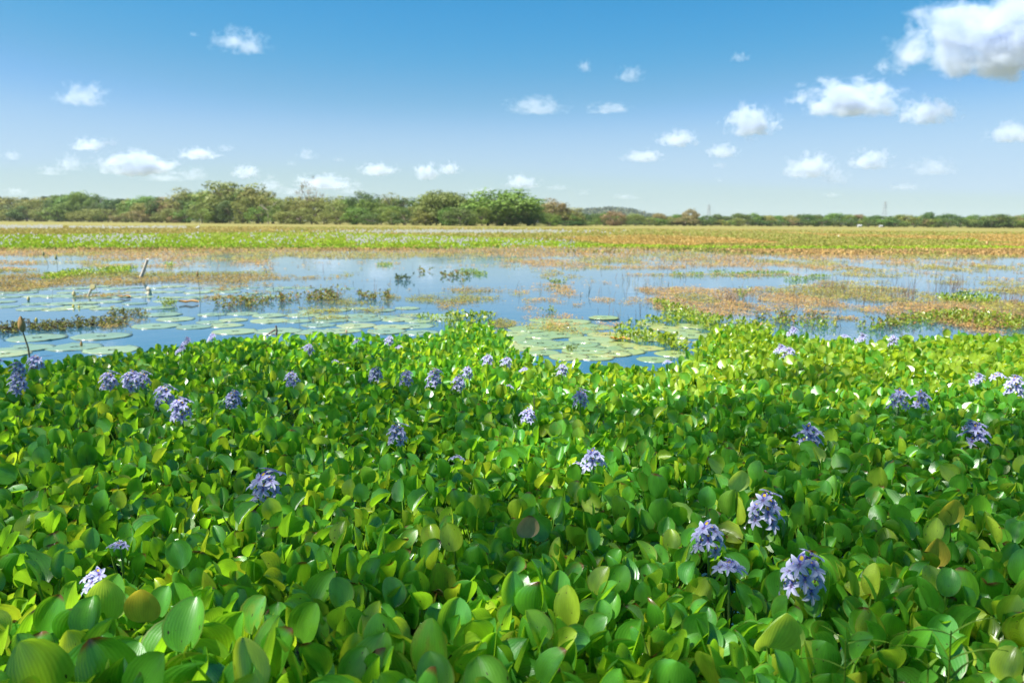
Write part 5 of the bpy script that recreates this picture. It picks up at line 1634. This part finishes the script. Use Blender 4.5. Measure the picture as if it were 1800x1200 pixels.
# ------------------------------------------------------------------ clouds
def cloud_mat(name, dens):
    m, n, out = mat(name)
    tc = N(n, 'TexCoord'); oi = N(n, 'ObjectInfo')
    ln = N(n, 'VectorMath', operation='LENGTH'); n.links.new(tc.outputs['Object'], ln.inputs[0])
    off = N(n, 'CombineXYZ'); n.links.new(mathn(n, 'MULTIPLY', oi.outputs['Random'], 60.0), off.inputs[0]); n.links.new(mathn(n, 'MULTIPLY', oi.outputs['Random'], 23.0), off.inputs[2])
    va = N(n, 'VectorMath', operation='MULTIPLY_ADD'); n.links.new(tc.outputs['Object'], va.inputs[0]); va.inputs[1].default_value = (1.6, 1.6, 1.0); n.links.new(off.outputs[0], va.inputs[2])
    t1 = N(n, 'TexNoise', i_Scale=1.9, i_Detail=8.0, i_Roughness=.66); n.links.new(va.outputs[0], t1.inputs['Vector'])
    sp_ = N(n, 'SeparateXYZ'); n.links.new(tc.outputs['Object'], sp_.inputs[0])
    low = mathn(n, 'MULTIPLY', mathn(n, 'MAXIMUM', mathn(n, 'MULTIPLY', mathn(n, 'ADD', sp_.outputs[2], .38), -1.0), 0.0), 2.2)   # flat base
    v = mathn(n, 'SUBTRACT', mathn(n, 'ADD', mathn(n, 'MULTIPLY', t1.outputs[0], 3.0), mathn(n, 'SUBTRACT', -.92, low)), ln.outputs[1 if False else 'Value'])
    d = N(n, 'MapRange'); n.links.new(v, d.inputs[0]); d.inputs[1].default_value = 0.0; d.inputs[2].default_value = .45; d.inputs[3].default_value = 0; d.inputs[4].default_value = dens
    vol = N(n, 'VolumePrincipled'); vol.inputs['Color'].default_value = (.77, .83, .94, 1); vol.inputs['Anisotropy'].default_value = .25
    n.links.new(d.outputs[0], vol.inputs['Density'])
    n.links.new(vol.outputs[0], out.inputs['Volume'])
    return m


M_CLOUD = cloud_mat('cloud_thick', .026)
M_WISP = cloud_mat('cloud_thin', .0065)
import bmesh
bm = bmesh.new(); bmesh.ops.create_icosphere(bm, subdivisions=3, radius=1.0)
for v in bm.verts:
    if v.co.z < -.5: v.co.z = -.5 + (v.co.z + .5) * .3
hull = bpy.data.meshes.new('cloud'); bm.to_mesh(hull); bm.free(); hull.materials.append(M_CLOUD)
CL_ = [
 (90, 300, 60, 18, 1, 'faint smear of cloud above the palms at the left'), (290, 312, 90, 16, 1, 'thin haze of cloud under the wide heaped one'), (520, 335, 80, 16, 1, 'low veil of cloud beside the tall brown tree'), (620, 335, 60, 14, 1, 'low veil of cloud over the dark flat topped tree'),
 (850, 335, 70, 14, 1, 'low veil of cloud left of the bright flat puff'), (1100, 345, 60, 12, 1, 'low veil of cloud over the hill foot'),
 (1765, 62, 350, 150, 0, 'biggest cloud, cut by the upper right corner'), (1610, 92, 80, 50, 1, 'ragged wisp hanging off the left end of the biggest cloud'),
 (1500, 172, 190, 74, 0, 'long white cloud with a bright cap below the biggest one'), (1632, 196, 105, 50, 0, 'white puff joined to the right end of the long capped cloud'),
 (1318, 212, 95, 60, 0, 'compact bright puff left of the long capped cloud'), (1320, 243, 30, 16, 1, 'faint scrap under the compact bright puff'),
 (1190, 243, 76, 34, 0, 'small white cloud with a raised right tip'), (1132, 274, 74, 24, 0, 'small flat white cloud below the one with a raised tip'),
 (1270, 265, 58, 28, 0, 'small oval cloud under the compact bright puff'), (1780, 232, 90, 42, 0, 'grey white cloud cut by the right border'),
 (1425, 292, 96, 48, 0, 'loose layered cloud in the right middle sky'), (1470, 310, 60, 30, 1, 'pale lower end of the loose layered cloud'), (1530, 281, 76, 38, 0, 'pale cloud right of the loose layered one'),
 (1642, 293, 96, 36, 1, 'soft lavender cloud low at the right'), (1590, 328, 66, 14, 1, 'faint streak under the soft lavender cloud'), (1462, 342, 40, 10, 1, 'faint streak low over the right trees'),
 (943, 186, 112, 36, 1, 'thin torn cloud near the middle of the sky'), (1028, 116, 26, 24, 1, 'tiny wisp, upper one of two right of the middle'), (1108, 131, 50, 30, 1, 'small wisp, lower one of two right of the middle'),
 (1070, 190, 90, 22, 1, 'very faint wisp right of the thin torn cloud'), (1300, 100, 36, 20, 1, 'barely visible wisp in the upper right blue'),
 (425, 73, 100, 48, 1, 'slanting torn cloud alone high at the left'), (340, 60, 20, 9, 1, 'tiny scrap left of the slanting torn cloud'), (146, 167, 94, 44, 1, 'soft thin cloud high near the left border'),
 (157, 253, 64, 26, 0, 'small flat cloud above the left belt'), (198, 249, 24, 16, 1, 'little scrap at the right end of the small flat cloud'), (20, 273, 36, 20, 1, 'small soft puff at the left border'),
 (122, 286, 48, 34, 1, 'ragged small cloud left of the wide white one'), (240, 288, 146, 48, 0, 'wide white heaped cloud low at the left'), (350, 270, 72, 24, 0, 'flat white cloud right of the wide heaped one'),
 (397, 260, 34, 14, 1, 'little pale scrap over the flat white cloud'), (340, 306, 60, 26, 1, 'pale small cloud beneath the flat white one'), (432, 302, 54, 26, 0, 'small cloud above the biggest domed tree'),
 (540, 271, 38, 22, 1, 'small single puff above the tall brown tree'), (512, 287, 22, 10, 1, 'tiny scrap left of the small single puff'), (572, 320, 112, 30, 0, 'white cloud directly behind the tall brown tree'),
 (470, 325, 70, 24, 1, 'faint cloud low behind the domed tree'), (665, 298, 72, 26, 0, 'white cloud above the dark flat topped tree'), (750, 302, 48, 34, 0, 'left half of a double puff over the middle belt'),
 (790, 296, 42, 24, 0, 'right half of a double puff over the middle belt'), (918, 319, 64, 26, 0, 'bright flat puff above the wide green tree'), (980, 329, 46, 11, 1, 'thin streak right of the bright flat puff'),
 (1026, 337, 26, 13, 1, 'tiny puff over the hill'), (30, 336, 44, 16, 1, 'faint low cloud above the palms at the left border'), (595, 280, 22, 10, 1, 'tiny faint scrap between small clouds left of the middle'),
 (475, 310, 18, 12, 1, 'tiny puff right of the cloud above the domed tree'), (1265, 290, 30, 14, 1, 'tiny faint puff under the small oval cloud'), (1264, 316, 16, 9, 1, 'tiny low puff beneath the small oval cloud'),
]
for q, (px, py, w_, h_, thin, lab) in enumerate(CL_):
    D = 5200 + 37 * q if px != 1780 else 3900
    c0 = at_depth(px, py, D)
    o = obj('cloud', hull, loc=c0)
    sx = w_ / F * D / 2 * 1.28; szz = h_ / F * D / 2 * 1.45
    o.scale = (sx, max(sx * .55, szz), szz)
    o.location.z += -.12 * szz
    if thin:
        o.material_slots[0].link = 'OBJECT'; o.material_slots[0].material = M_WISP
    tag(o, lab, 'cloud', 'small fair weather clouds')

# ------------------------------------------------------------------ haze
m, n, out = mat('haze'); M_HAZE = m
vol = N(n, 'VolumePrincipled'); vol.inputs['Color'].default_value = (.75, .87, 1.0, 1); vol.inputs['Density'].default_value = .00006; vol.inputs['Anisotropy'].default_value = .2
n.links.new(vol.outputs[0], out.inputs['Volume'])
x0, x1, y0, y1, z0, z1 = -3200, 3200, -70, 4200, -2.0, 75
V = np.array([(x, y, z) for z in (z0, z1) for y in (y0, y1) for x in (x0, x1)], float)
Fq = np.array([[0, 2, 3, 1], [4, 5, 7, 6], [0, 1, 5, 4], [2, 6, 7, 3], [0, 4, 6, 2], [1, 3, 7, 5]])
o = obj('haze', big_mesh('haze', V, Fq, M_HAZE))
tag(o, 'thin pale haze over the lake', 'haze', kind='stuff')
